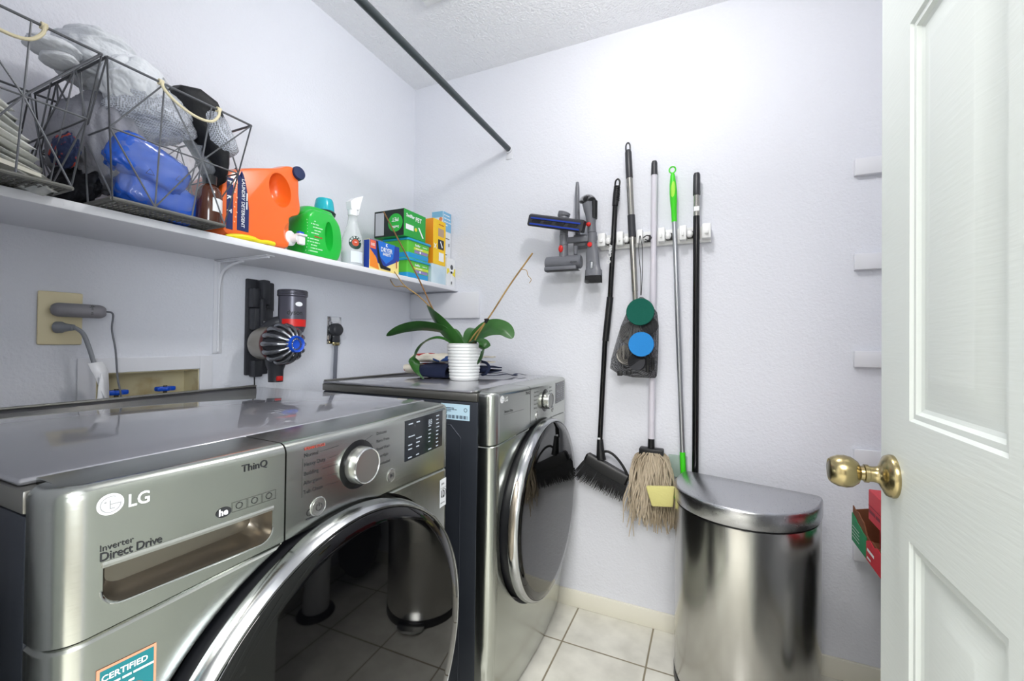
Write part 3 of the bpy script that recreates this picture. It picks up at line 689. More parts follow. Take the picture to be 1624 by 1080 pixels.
c = Vector((.565, 1.40, TZ + .118))
leaves = [([(.545, 1.39, 1.10), (.50, 1.37, 1.165), (.40, 1.36, 1.185), (.30, 1.36, 1.175), (.225, 1.36, 1.150)], .026, -.75),
          ([(.560, 1.39, 1.09), (.53, 1.37, 1.14), (.47, 1.36, 1.20), (.43, 1.37, 1.235), (.405, 1.38, 1.268)], .034, -1.1),
          ([(.555, 1.38, 1.10), (.50, 1.34, 1.14), (.44, 1.32, 1.125), (.405, 1.31, 1.07), (.415, 1.30, 1.02), (.455, 1.295, .992)], .023, .2),
          ([(.58, 1.40, 1.10), (.62, 1.40, 1.15), (.67, 1.41, 1.178), (.72, 1.42, 1.175), (.755, 1.42, 1.145)], .040, -.9),
          ([(.575, 1.42, 1.10), (.60, 1.44, 1.16), (.64, 1.46, 1.19), (.68, 1.48, 1.19)], .032, -.6),
          ([(.58, 1.38, 1.11), (.64, 1.36, 1.135), (.675, 1.35, 1.12), (.672, 1.345, 1.08), (.655, 1.34, 1.05)], .022, -.2),
          ([(.56, 1.42, 1.10), (.545, 1.47, 1.16), (.54, 1.52, 1.185), (.54, 1.56, 1.17)], .024, .1),
          ([(.55, 1.42, 1.11), (.50, 1.44, 1.16), (.47, 1.45, 1.175), (.44, 1.46, 1.165)], .020, .1)]
for P, w, ro in leaves: MB().loft(leaf(P, w, ro)).build('leaf', m_leaf, pot, 70)
m_stalk = mat('dry_stalk', H('a98a55'), .7, var=(25, H('7c5f38'), .4, .7, (1, 1, 1)))
m_stalkb = mat('brown_stalk', H('7d5a33'), .7)
MB().tube(smoothpath([(.552, 1.385, 1.10), (.51, 1.37, 1.17), (.445, 1.37, 1.245), (.37, 1.375, 1.37), (.28, 1.378, 1.51), (.183, 1.38, 1.660)]), .0028, 8).build('flower_stalk', m_stalkb, pot)
mb = MB(); mb.tube(smoothpath([(.44, 1.371, 1.25), (.38, 1.36, 1.305), (.32, 1.352, 1.345), (.285, 1.35, 1.385), (.262, 1.35, 1.41)]), [.0026] * 17 + [.0020] * 16, 8)
mb.tube(smoothpath([(.33, 1.352, 1.340), (.30, 1.35, 1.345), (.275, 1.348, 1.345), (.255, 1.348, 1.365), (.25, 1.348, 1.375)]), .0020, 7)
mb.build('flower_stalk', m_stalk, pot)
MB().tube(smoothpath([(.575, 1.385, 1.10), (.62, 1.375, 1.155), (.68, 1.37, 1.215), (.76, 1.375, 1.33), (.845, 1.38, 1.440)]), .0030, 8).build('flower_stalk', m_stalk, pot)
MB().tube([(.595, 1.385, 1.10), (.635, 1.375, 1.155), (.672, 1.370, 1.207)], .0028, 8).tube(smoothpath([(.805, 1.378, 1.386), (.825, 1.375, 1.38), (.832, 1.372, 1.362), (.845, 1.37, 1.347), (.838, 1.37, 1.335)]), .0012, 6).build('flower_stalk', m_stalk, pot)
MB().tube([(.668, 1.371, 1.200), (.676, 1.370, 1.212)], .0062, 10).box(.665, .682, 1.366, 1.374, 1.208, 1.214, .001).build('stalk_clip', m_black, pot)

ap = thing('folded_apron', 'folded cream apron with red and blue print and navy straps behind the orchid pot', 'apron', (.43, 1.50, TZ))
m_print = mat('printed_cotton', H('e6dfd0'), .85)
N, L = nodes(m_print); b = N['Principled BSDF']; tc = N.new('ShaderNodeTexCoord')
vn = N.new('ShaderNodeTexVoronoi'); vn.inputs['Scale'].default_value = 26; L.new(tc.outputs['Object'], vn.inputs['Vector'])
cr = N.new('ShaderNodeValToRGB'); cr.color_ramp.interpolation = 'CONSTANT'; e = cr.color_ramp.elements
e[0].position = 0; e[0].color = (*H('e6dfd0'), 1); e[1].position = .56; e[1].color = (*H('b02a2a'), 1); n3 = e.new(.68); n3.color = (*H('e6dfd0'), 1); n4 = e.new(.76); n4.color = (*H('2b4a86'), 1); n5 = e.new(.86); n5.color = (*H('1d1f2a'), 1); n6 = e.new(.9); n6.color = (*H('e6dfd0'), 1)
sep = N.new('ShaderNodeSeparateColor'); L.new(vn.outputs['Color'], sep.inputs[0]); L.new(sep.outputs[0], cr.inputs[0]); L.new(cr.outputs[0], b.inputs['Base Color'])
m_navy = mat('navy_cotton', H('1a2340'), .85, bump=[(300, .3, .0006)])
def folded(mb, path, x0, x1, th, wob=.004, n=10, seed=0):
    """a layer of cloth: path of (y, z), swept from x0 to x1"""
    P = smoothpath([(0, y, z) for y, z in path], 6); R = []
    for i in range(n + 1):
        t = i / n; x = x0 + (x1 - x0) * t; ring = []
        for sgn in (1, -1):
            seq = P if sgn > 0 else P[::-1]
            for k, p in enumerate(seq):
                kk = k if sgn > 0 else len(P) - 1 - k
                q0, q1 = P[max(kk - 1, 0)], P[min(kk + 1, len(P) - 1)]; d = (q1 - q0).normalized(); nn = Vector((0, -d.z, d.y))
                w = noise.noise(Vector((x * 14 + seed, p.y * 12, p.z * 12))) * wob
                ring.append(Vector((x + noise.noise(Vector((p.y * 9, p.z * 9, seed))) * .01, p.y, p.z + abs(w))) + nn * sgn * th / 2)
        R.append(ring)
    return mb.loft(R)
z0 = TZ
mb = MB()
folded(mb, [(1.62, z0 + .012), (1.46, z0 + .010), (1.42, z0 + .018), (1.40, z0 + .034), (1.43, z0 + .046), (1.62, z0 + .044)], .28, .46, .006, .006, 12, 1)
folded(mb, [(1.62, z0 + .058), (1.47, z0 + .060), (1.42, z0 + .066), (1.425, z0 + .082), (1.47, z0 + .090), (1.62, z0 + .080)], .30, .49, .006, .008, 12, 3)
folded(mb, [(1.62, z0 + .058), (1.52, z0 + .060), (1.482, z0 + .066), (1.485, z0 + .078), (1.52, z0 + .084), (1.62, z0 + .078)], .492, .59, .006, .006, 10, 4)
mb.build('printed_cloth', m_print, ap, 60)
mb = MB()
folded(mb, [(1.62, z0 + .026), (1.46, z0 + .022), (1.385, z0 + .006), (1.388, z0 + .040), (1.46, z0 + .052), (1.62, z0 + .036)], .37, .490, .005, .003, 10, 5)
folded(mb, [(1.62, z0 + .026), (1.52, z0 + .022), (1.478, z0 + .026), (1.480, z0 + .040), (1.52, z0 + .046), (1.62, z0 + .036)], .492, .615, .005, .003, 10, 6)
folded(mb, [(1.62, z0 + .068), (1.49, z0 + .068), (1.44, z0 + .072), (1.445, z0 + .077), (1.49, z0 + .078), (1.62, z0 + .074)], .31, .488, .004, .003, 10, 9)
mb.build('lining', m_navy, ap, 60)
def ribbon(mb, P, w, th=.0012, n=6, nrm=(0, 0, 1)):
    P = smoothpath(P, n); R = []; nz = Vector(nrm)
    for i, p in enumerate(P):
        d = (P[min(i + 1, len(P) - 1)] - P[max(i - 1, 0)]).normalized(); s_ = d.cross(nz)
        if s_.length < .05: s_ = Vector((0, 1, 0))
        s_.normalize(); u = s_.cross(d).normalized()
        R.append([p + s_ * w / 2 + u * th / 2, p - s_ * w / 2 + u * th / 2, p - s_ * w / 2 - u * th / 2, p + s_ * w / 2 - u * th / 2])
    return mb.loft(R)
mb = MB()
ribbon(mb, [(.56, 1.50, z0 + .014), (.62, 1.53, z0 + .010), (.655, 1.58, z0 + .014), (.668, 1.62, z0 + .008), (.67, 1.66, z0 + .012), (.69, 1.70, z0 + .004)], .016)
ribbon(mb, [(.56, 1.53, z0 + .018), (.60, 1.56, z0 + .016), (.63, 1.60, z0 + .018), (.66, 1.64, z0 + .004), (.655, 1.68, z0 + .003)], .014)
ribbon(mb, [(.60, 1.47, z0 + .016), (.625, 1.46, z0 + .022), (.640, 1.46, z0 + .045), (.625, 1.465, z0 + .062), (.60, 1.48, z0 + .066), (.57, 1.50, z0 + .070)], .010, nrm=(.5, -.8, 0))
mb.build('strap', m_navy, ap, 60)

# ================================================================== shelf goods
def silhouette_solid(mb, pts, x0, x1, k=.16, n=8, yz=True, ex=2.6, xf=None):
    """outline in (y, z), rounded and swept through x with puffed ends"""
    P = smoothpath([(0, y, z) for y, z in pts + [pts[0]]], 4)[:-1]
    cy = sum(p.y for p in P) / len(P); cz = sum(p.z for p in P) / len(P); R = []
    for i in range(n + 1):
        t = -1 + 2 * i / n; t = math.sin(t * PI / 2) ; s_ = 1 - k * (1 - (max(0, 1 - abs(t) ** ex)) ** (1 / ex))
        R.append([((x0 + x1) / 2 + (x1 - x0) / 2 * t, cy + (p.y - cy) * s_, cz + (p.z - cz) * s_) for p in P])
    return mb.loft(R)
SZ1 = SZ + .0005
jug = thing('detergent_jug', 'large orange laundry detergent jug with navy cap and white spigot', 'detergent jug', (.19, .80, SZ1))
m_orange = mat('orange_plastic', H('ee6a24'), .28, coat=.3)
pts = [(.688, SZ1 + .012), (.681, SZ1 + .06), (.681, 1.50), (.686, 1.545), (.708, 1.575), (.76, 1.602), (.84, 1.632), (.885, 1.655), (.912, 1.652), (.920, 1.62), (.922, 1.575), (.928, 1.535), (.922, 1.512), (.900, 1.500), (.888, 1.486), (.893, 1.45), (.890, SZ1 + .015), (.872, SZ1 + .001), (.78, SZ1 - .0005 + .001), (.705, SZ1 + .001)]
jb = silhouette_solid(MB(), pts, .112, .262, .10, 12).build('jug_body', m_orange, jug, 70)
def slot(yc, zc, ry, rz, x, rx, tilt=0, ex=1):
    b_ = MB().ball((0, 0, 0), 1, 4)
    for v_ in b_.b.verts:
        c_ = v_.co; y_, z_ = c_.y * ry, c_.z * rz; v_.co = Vector((x + c_.x * rx, yc + y_ * math.cos(tilt) - z_ * math.sin(tilt), zc + y_ * math.sin(tilt) + z_ * math.cos(tilt)))
    return b_.build('c', m_orange)
cut(jb, slot(.853, 1.566, .036, .050, .276, .060, .20))
cut(jb, slot(.905, 1.447, .045, .045, .275, .026, 0))
ca = Vector((.95, -.05, .12)).normalized()
MB().lathe([(0, -.012), (.0195, -.012), (.0205, .0), (.0205, .010), (.0190, .013), (0, .0135)], (.256, .912, 1.636), ca, 36).build('jug_cap', mat('navy_cap', H('16264f'), .4), jug, 40)
sa_ = Vector((1, .25, 0)).normalized(); sc_ = Vector((.246, .898, 1.437))
sp = MB().lathe([(0, -.012), (.0215, -.012), (.0225, -.004), (.0225, .005), (.0200, .008), (.0135, .010), (.0115, .024), (.0115, .030), (0, .031)], sc_, sa_, 36).box(.272, .284, .902, .924, 1.418, 1.444, .003).box(.268, .290, .898, .926, 1.444, 1.450, .002).build('spigot', m_plastic, jug, 40)
MB().box(.270, .284, .902, .919, 1.450, 1.457, .002).build('spigot_button', m_bluep, sp)
fnj = lambda u, v: Vector((.2630 - .6 * max(0, .70 - u) ** 1.4, u, v))
def jugx(y, z):   # the jug's own front surface
    hit = jb.ray_cast(Vector((.5, y, z)) - jug.location, Vector((-1, 0, 0)))
    return (hit[1].x + jug.location.x) if hit[0] else .255
def strip(mb, outline_lo_hi, y0, y1, lift=.0008, n=10):
    for i in range(n):
        a, b_ = y0 + (y1 - y0) * i / n, y0 + (y1 - y0) * (i + 1) / n; la, ha = outline_lo_hi(a); lb, hb = outline_lo_hi(b_); m_ = 8
        for j in range(m_):
            q = lambda y, lo, hi, t: Vector((jugx(y, lo + (hi - lo) * t) + lift, y, lo + (hi - lo) * t))
            mb.face([mb.b.verts.new(p) for p in (q(a, la, ha, j / m_), q(b_, lb, hb, j / m_), q(b_, lb, hb, (j + 1) / m_), q(a, la, ha, (j + 1) / m_))])
    return mb
m_navyl = mat('navy_label', H('1e2a5c'), .35)
MB_ = MB(); strip(MB_, lambda y: (SZ + .022, 1.552), .700, .717, .0008, 3); MB_.build('jug_label', m_navyl, jug, 60); MB_ = MB(); strip(MB_, lambda y: (SZ + .025, SZ + .03 + .165 * math.sqrt(max(.02, 1 - ((y - .728) / .034) ** 2))), .728, .760, .0008, 6)
lb = MB_.build('jug_label', m_navyl, jug, 60)
q = MB(); jf = lambda y, z: (lambda u, v: Vector((jugx(y + u, z + v) + .0016, y + u, z + v)))
put_text(q, 'LAUNDRY DETERGENT', .0125, jf(.739, 1.560), .0002, rot=-PI / 2)
put_text(q, 'F', .020, jf(.7015, 1.545), .0006, rot=-PI / 2); put_text(q, 'K', .016, jf(.7015, 1.505), .0006, rot=-PI / 2); put_text(q, 'T', .016, jf(.7015, 1.470), .0006, rot=-PI / 2)
put_lines(q, 'fights stains', .007, jf(.751, 1.525), .0001, rot=-PI / 2)
q.build('label_lettering', m_textw, lb)
mb = MB(); 
for k in range(9): disc(mb, jf(.7205 + (k % 3) * .003, 1.44 + k * .013), 0, 0, .0022, 8)
mb.build('label_dots', mat('pale_orange', H('f4b48a'), .5), lb)

yl = MB(); yl.tube(smoothpath([(.262, .700, SZ + .004), (.266, .735, SZ + .008), (.268, .765, SZ + .009), (.266, .79, SZ + .007), (.265, .815, SZ + .010), (.264, .838, SZ + .009)]), [.003, .0035, .0045, .0055, .006, .0065, .007, .0075] + [.0078] * 8 + [.0075] * 4 + [.006] * 4 + [.0055] * 4 + [.006] * 6 + [.0065] * 5 + [.005, .002], 12)
yo = yl.build('yellow_scoop', mat('yellow_plastic', H('e8d81e'), .35), None, 70); tag(yo, 'yellow plastic handled scoop lying on the shelf edge before the orange jug', 'scoop')

gj = thing('detergent_bottle', 'bright green detergent bottle with teal cap beside the orange jug', 'detergent bottle', (.19, 1.037, SZ1))
m_green = mat('green_plastic', H('1fb93f'), .28, coat=.3)
def turn(pts, c, ang):  # rotate about the vertical through c
    ca_, sa2 = math.cos(ang), math.sin(ang)
    return [Vector((c[0] + (x - c[0]) * ca_ - (y - c[1]) * sa2, c[1] + (x - c[0]) * sa2 + (y - c[1]) * ca_, z)) for x, y, z in pts]
mb = MB()
pts = [(.965, SZ1 + .012), (.959, SZ1 + .05), (.961, 1.49), (.965, 1.530), (.980, 1.552), (1.000, 1.560), (1.055, 1.562), (1.080, 1.555), (1.103, 1.532), (1.115, 1.495), (1.117, 1.45), (1.109, SZ1 + .02), (1.091, SZ1 + .001), (1.035, SZ1 + .0005), (.983, SZ1 + .001)]
silhouette_solid(mb, pts, .140, .240, .20, 12)
gb = mb.build('bottle_body', m_green, gj, 70)
cut(gb, slot(1.052, 1.478, .0170, .050, .248, .045, .05))
mb = MB()
R = []
for k, (z, s_) in enumerate(((1.528, 1.0), (1.533, 1.05), (1.540, 1.05), (1.546, 1.0), (1.560, .86), (1.566, .80))):
    R.append([(.190 + .047 * s_ * math.copysign(abs(math.cos(a)) ** .7, math.cos(a)), 1.037 + .068 * s_ * math.copysign(abs(math.sin(a)) ** .7, math.sin(a)), z) for a in [2 * PI * j / 40 for j in range(40)]])
mb.loft(R); mb.build('shoulder_rim', m_green, gj, 60)
MB().lathe([(0, 0), (.036, 0), (.038, .008), (.033, .014), (0, .016)], (.175, 1.088, 1.566), n=36).build('collar', mat('dark_green_collar', H('16302a'), .4), gj)
MB().lathe([(0, 0), (.033, 0), (.032, .016), (.029, .035), (.026, .042), (0, .044)], (.175, 1.088, 1.580), n=36).build('bottle_cap', mat('teal_cap', H('1fb4c4'), .2, alpha=.92), gj, 40)
q = MB()
def gx(y, z):
    hit = gb.ray_cast(Vector((.5, y, z)) - gj.location, Vector((-1, 0, 0))); return (hit[1].x + gj.location.x) if hit[0] else .23
gf = lambda y, z: (lambda u, v: Vector((gx(y + u, z + v) + .0012, y + u, z + v)))
for k, w_ in enumerate(['LAVENDER', 'safe for all', 'washing machines', 'directions use', 'medium loads', '', 'normal loads', 'fill to line 2', 'large load', 'keep out of reach', 'of children']):
    put_lines(q, w_, .0072, gf(.968, 1.512 - k * .0098), .0001)
q.build('label_lettering', mat('pale_green_print', H('bfe6c4'), .5), gj)
q = MB(); put_lines(q, 'xxxx xx', .0095, gf(.992, 1.4620), .0004); q.build('red_lettering', m_textr, gj)

sb = thing('spray_bottle', 'clear cleaner spray bottle with white trigger beside the green bottle', 'spray bottle', (.225, 1.170, SZ1))
m_pet = mat('clear_plastic', H('f2f6f8'), .06, alpha=.30, spec=.8)
c3 = (.225, 1.170, SZ1)
MB().lathe([(0, .001), (.036, .001), (.0385, .006), (.0385, .075), (.036, .10), (.028, .125), (.020, .150), (.016, .172), (.0155, .186), (0, .187)], c3, n=36).build('bottle', m_pet, sb, 60)
MB().lathe([(0, .003), (.0355, .003), (.0365, .04), (.036, .0520), (0, .052)], c3, n=32).build('liquid', mat('cloudy_liquid', H('cfd9e2'), .15, alpha=.55), sb, 60)
mb = MB(); mb.lathe([(0, .186), (.0165, .186), (.0175, .204), (.012, .214), (0, .215)], c3, n=28)
mb.loft([[(.225 + a * sx_, 1.170 + b_, SZ1 + z) for a, b_, z in ((-.012, -.018, .205), (.012, -.018, .205), (.012, .020, .212 + 0), (-.012, .020, .212))] for sx_ in (1,)] + [[(.225 + a, 1.170 + b_, SZ1 + z) for a, b_, z in ((-.012, -.022, .232), (.012, -.022, .232), (.012, .036, .262), (-.012, .036, .262))], [(.225 + a, 1.170 + b_, SZ1 + z) for a, b_, z in ((-.009, .0, .250), (.009, .0, .250), (.009, .042, .270), (-.009, .042, .270))]])
mb.tube([(.225, 1.195, SZ1 + .247), (.225, 1.199, SZ1 + .215), (.225, 1.193, SZ1 + .195)], .005, 8)
mb.build('trigger_head', mat('frosted_white', H('f2f3f6'), .3), sb, 50)
q = MB(); cf = lambda z, a0: cylfn(.225, 1.170, SZ1 + z, .0392, a0)
f9 = cf(.082, math.radians(-28)); q.mi = 0
disc(q, f9, 0, 0, .0235, 32, .0125); o1 = q.build('label_ring', mat('label_darkgreen', H('103c30'), .4), sb)
q = MB(); disc(q, cf(.082, math.radians(-28)), 0, 0, .0122, 28); q.build('label_centre', mat('label_red', H('c8502f'), .4), sb)
q = MB()
f10 = cylfn(.225, 1.170, SZ1 + .082, .0400, math.radians(-28))
for k, ch_ in enumerate('MURPHY'):
    a = math.radians(165 - k * 30); put_text(q, ch_, .0088, (lambda a_: (lambda u, v: f10(.0155 * math.cos(a_) + u * math.cos(a_ - PI / 2) - v * math.sin(a_ - PI / 2), .0155 * math.sin(a_) + u * math.sin(a_ - PI / 2) + v * math.cos(a_ - PI / 2))))(a), .0004, 'CENTER')
put_lines(q, 'XXX', .0052, lambda u, v: f10(u - .004, v)); q.build('label_lettering', m_textw, sb)
q = MB(); f11 = cf(0, 0)
for i in range(8): rect(q, f11, -.035 + i * .006, -.029 + i * .006, .012, .052)
q.build('lower_label', mat('pale_label', H('dde5ee'), .5), sb)

def carton(name, label, x0, x1, y0, y1, z0, z1, m, group=None, bev=.0012):
    t = thing(name, label, 'box', ((x0 + x1) / 2, (y0 + y1) / 2, z0), group)
    MB().box(x0, x1, y0, y1, z0, z1, bev, 1).build('carton', m, t); return t
# dryer sheets
X1 = .268
t = carton('dryer_sheets_box', 'open blue and orange dryer sheets box at the shelf edge', .240, X1, 1.212, 1.377, SZ1, 1.505, mat('box_yellow', H('f5e08c'), .45))
q = MB(); f = front_fn(0, 0, X1); poly(q, f, [(1.212, 1.505), (1.212, 1.43), (1.30, 1.415), (1.377, 1.45), (1.377, 1.505)]); a_ = q.build('blue_panel', mat('box_blue', H('1f3f9c'), .4), t)
q = MB(); f = front_fn(0, 0, X1, .0012); poly(q, f, [(1.255, 1.507), (1.262, 1.452), (1.300, 1.425), (1.340, 1.452), (1.350, 1.507)]); q.build('blue_shield', mat('box_bright_blue', H('1f6fd0'), .4), t)
q = MB(); poly(q, f, [(1.2125, 1.470), (1.2125, 1.405), (1.262, 1.399)] + [(1.262 - .003 * k, 1.399 + .011 * k - .0006 * k * k) for k in range(1, 9)]); q.build('orange_petal', mat('box_orange', H('f08a2a'), .45), t)
q = MB(); rect(q, f, 1.214, 1.243, 1.472, 1.503); q.build('count_panel', mat('box_coral', H('e8684a'), .45), t)
q = MB(); poly(q, front_fn(0, 0, X1, .0018), [(1.244, 1.503), (1.252, 1.503), (1.268, 1.440), (1.282, 1.418), (1.325, 1.412), (1.325, 1.402), (1.270, 1.404), (1.256, 1.432)]); q.build('opening', m_black, t)
q = MB(); f = front_fn(0, 0, X1, .0024)
put_text(q, 'DRYER', .0235, f.__class__ and (lambda u, v: f(1.301 + u, 1.470 + v)), .0006, 'CENTER', sx=.9); put_text(q, 'SHEETS', .0135, (lambda u, v: f(1.302 + u, 1.457 + v)), .0004, 'CENTER')
put_text(q, 'K', .016, (lambda u, v: f(1.301 + u, 1.492 + v)), .0006, 'CENTER'); put_text(q, '105', .014, (lambda u, v: f(1.226 + u, 1.482 + v)), .0004, 'CENTER')
q.build('box_lettering', m_textw, t)
q = MB(); put_lines(q, 'FRESH', .012, (lambda u, v: f(1.356 + u, 1.448 + v)), .0002, rot=-PI / 2); q.build('side_print', m_textr, t)
q = MB(); rect(q, side_fn(0, 1.212, 0, .0006), .241, X1 - .001, SZ1 + .002, 1.503); q.build('side_panel', bpy.data.materials['box_blue'], t)
# wipes tubs
m_tub = mat('tub_green', H('5cc23c'), .35); m_tubb = mat('tub_lid_blue', H('1f9ccc'), .3)
def tub(z, w, first):
    t = thing('wipes_tub', w, 'tub', (.19, 1.52, z), 'cloth wipes tubs')
    R = []
    for zz, k in ((0, .93), (.003, .945), (.07, .99), (.074, 1)):
        R.append([(.192 + .066 * k * a, 1.523 + .078 * k * b_, z + zz) for a, b_ in RR])
    MB().loft(R).build('tub_body', m_tub, t, 40)
    R = [[(.192 + .0715 * k * a, 1.523 + .084 * k * b_, z + zz) for a, b_ in RR] for zz, k in ((.0742, .985), (.0748, 1), (.082, 1), (.084, .97))]
    MB().loft(R).build('lid', m_tubb, t, 40)
    R = [[(.192 + .0662 * k * a, 1.523 + .0782 * k * b_, z + zz) for a, b_ in RR] for zz, k in ((.004, .950), (.0245, .963))]
    MB().loft(R, caps=False).build('lower_band', mat('tub_band', H('1f96cf'), .35) if 'tub_band' not in bpy.data.materials else bpy.data.materials['tub_band'], t, 40)
    q = MB(); f = lambda u, v: Vector((.192 + .066 * .99 + .0012 - (.074 - v) * .05 * .9, u, z + v))
    rect(q, f, 1.49, 1.585, .027, .040); q.build('purple_patch', mat('tub_purple', H('8d7fb8'), .45) if 'tub_purple' not in bpy.data.materials else bpy.data.materials['tub_purple'], t)
    q = MB(); rect(q, f, 1.485, 1.59, .041, .052); q.build('yellow_patch', mat('tub_lime', H('c4d83a'), .45) if 'tub_lime' not in bpy.data.materials else bpy.data.materials['tub_lime'], t)
    q = MB(); f2 = lambda u, v: f(u, v) + Vector((.0008, 0, 0)); put_text(q, 'Swiffer', .013, (lambda u, v: f2(1.492 + u, .056 + v)), .0004); put_lines(q, 'sweeper WET', .006, (lambda u, v: f2(1.545 + u, .058 + v)), .0002); disc(q, f2, 1.530, .034, .0055, 16)
    put_lines(q, 'mopping cloths', .007, (lambda u, v: f2(1.497 + u, .044 + v)), .0001)
    q.build('tub_lettering', m_textw, t); return t
RR = []
for cx_, cy_, a0 in ((.84, .86, 0), (-.84, .86, 90), (-.84, -.86, 180), (.84, -.86, 270)):
    for k in range(6): a = math.radians(a0 + 18 * k); RR.append((cx_ + .16 * math.cos(a), cy_ + .14 * math.sin(a)))
tub(SZ1, 'green and blue wipes tub standing on the shelf, lower of the pair', 1); tub(SZ1 + .0845, 'green and blue wipes tub stacked on top of the other tub', 0)
# pet refills box on the tubs
zt = SZ1 + .169
t = carton('refill_box', 'green and black pet refill box lying on the stacked tubs', .105, .262, 1.412, 1.560, zt, zt + .112, mat('refill_green', H('1f9e3a'), .4))
q = MB(); rect(q, side_fn(0, 1.412, 0, .0006), .106, .261, zt + .001, zt + .111); q.build('end_panel', mat('refill_black', H('14201c'), .4), t)
q = MB(); disc(q, side_fn(0, 1.412, 0, .0012), .218, zt + .056, .038, 32); q.build('end_roundel', mat('refill_bright_green', H('22b43c'), .4), t)
q = MB(); rect(q, side_fn(0, 1.412, 0, .0012), .112, .158, zt + .008, zt + .104); q.build('blank_panel', mat('refill_grey', H('b9bcc2'), .5), t)
q = MB(); f = side_fn(0, 1.412, 0, .0020); put_text(q, 'PET', .022, (lambda u, v: f(.218 + u, zt + .076 + v)), .0005, 'CENTER', rot=PI); put_text(q, 'Swiffer', .014, (lambda u, v: f(.218 + u, zt + .043 + v)), .0004, 'CENTER', rot=PI)
f = front_fn(0, 0, .262, .0008); put_text(q, 'Swiffer', .020, (lambda u, v: f(1.425 + u, zt + .082 + v)), .0006); put_text(q, 'PET', .026, (lambda u, v: f(1.487 + u, zt + .076 + v)), .0007)
rect(q, f, 1.423, 1.475, zt + .030, zt + .052); poly(q, f, [(1.505, zt + .052), (1.513, zt + .055), (1.545, zt + .015), (1.537, zt + .012)]); q.build('box_lettering', m_textw, t)
q = MB(); disc(q, f, 1.49, zt + .040, .008, 16); q.build('yellow_dot', mat('refill_yellow', H('e6d23a'), .4), t)
# boxes at the corner
t = carton('light_blue_carton', 'low pale blue carton on the shelf below the yellow box', .175, .258, 1.615, 1.730, SZ1, SZ1 + .090, mat('pale_blue_card', H('b8cfdc'), .5, var=(6, H('cfe0e8'), .4, .6, (1, 1, 1))))
t = carton('bulb_box', 'white and yellow light bulb box at the right end of the shelf', .175, .262, 1.733, 1.806, SZ1, SZ1 + .136, mat('white_card', H('e4e6e8'), .5))
q = MB(); f = front_fn(0, 0, .262, .0006); poly(q, f, [(1.733, SZ + .055), (1.75, SZ + .07), (1.806, SZ + .05), (1.806, SZ + .09), (1.733, SZ + .085)]); q.build('yellow_band', mat('card_yellow', H('ecd63a'), .5), t)
q = MB(); f = front_fn(0, 0, .262, .0012); disc(q, f, 1.772, SZ + .085, .021, 28); rect(q, f, 1.764, 1.780, SZ + .025, SZ + .075); q.build('bulb_picture', m_textw, t)
q = MB(); f = front_fn(0, 0, .262, .0018); disc(q, f, 1.772, SZ + .095, .012, 24); rect(q, f, 1.768, 1.776, SZ + .012, SZ + .026); q.build('bulb_print', mat('print_grey', H('4c4e52'), .5), t)
t = carton('tall_yellow_box', 'tall yellow and orange box standing on the pale blue carton', .185, .256, 1.628, 1.728, SZ1 + .0905, SZ1 + .300, mat('box_golden', H('f2c418'), .45))
q = MB(); rect(q, side_fn(0, 1.628, 0, .0006), .186, .255, SZ1 + .092, SZ1 + .298); q.build('side_panel', mat('box_amber', H('f0931c'), .45), t)
q = MB(); f = front_fn(0, 0, .256, .0006); rect(q, f, 1.665, 1.712, SZ + .225, SZ + .262); q.build('photo_print', mat('print_tan', H('b59a84'), .5), t)
q = MB(); rect(q, f, 1.665, 1.712, SZ + .165, SZ + .210); q.build('photo_print', m_text, t)
q = MB(); rect(q, f, 1.672, 1.712, SZ + .110, SZ + .150); poly(q, front_fn(0, 0, .256, .0012), [(1.680, SZ + .20), (1.686, SZ + .205), (1.702, SZ + .178), (1.696, SZ + .172)])
f = front_fn(0, 0, .256, .0006); put_text(q, 'X', .030, (lambda u, v: f(1.632 + u, SZ + .165 + v)), .001); q.build('white_print', m_textw, t)
q = MB(); put_lines(q, 'deep clean', .009, (lambda u, v: f(1.668 + u, SZ + .277 + v)), .0002); q.build('small_print', m_textr, t)
t = carton('tall_white_box', 'tall white and light blue box in the corner on the bulb box', .170, .235, 1.735, 1.805, SZ1 + .1365, SZ1 + .365, mat('white_card2', H('e2e6ea'), .5))
q = MB(); f = front_fn(0, 0, .235, .0006); rect(q, f, 1.736, 1.804, SZ + .27, SZ + .364); rect(q, side_fn(0, 1.735, 0, .0006), .171, .234, SZ + .335, SZ + .364); q.build('blue_panel', mat('card_skyblue', H('7db8dc'), .5), t)
q = MB(); disc(q, side_fn(0, 1.735, 0, .0012), .222, SZ + .325, .010, 20); q.build('orange_print', mat('print_orange', H('e48a5a'), .5), t)
q = MB(); f = front_fn(0, 0, .235, .0014)
for k in range(4): put_lines(q, ['24 refills', 'soft cloths', 'for all floors', 'gentle'][k], .010, (lambda u, v, k=k: f(1.742 + u, SZ + .345 - k * .016 + v)), .0002)
q.build('white_print', m_textw, t)
q = MB(); rect(q, f, 1.742, 1.770, SZ + .155, SZ + .159); rect(q, f, 1.742, 1.79, SZ + .235, SZ + .238); rect(q, f, 1.784, 1.79, SZ + .20, SZ + .215); q.build('small_print', m_text, t)

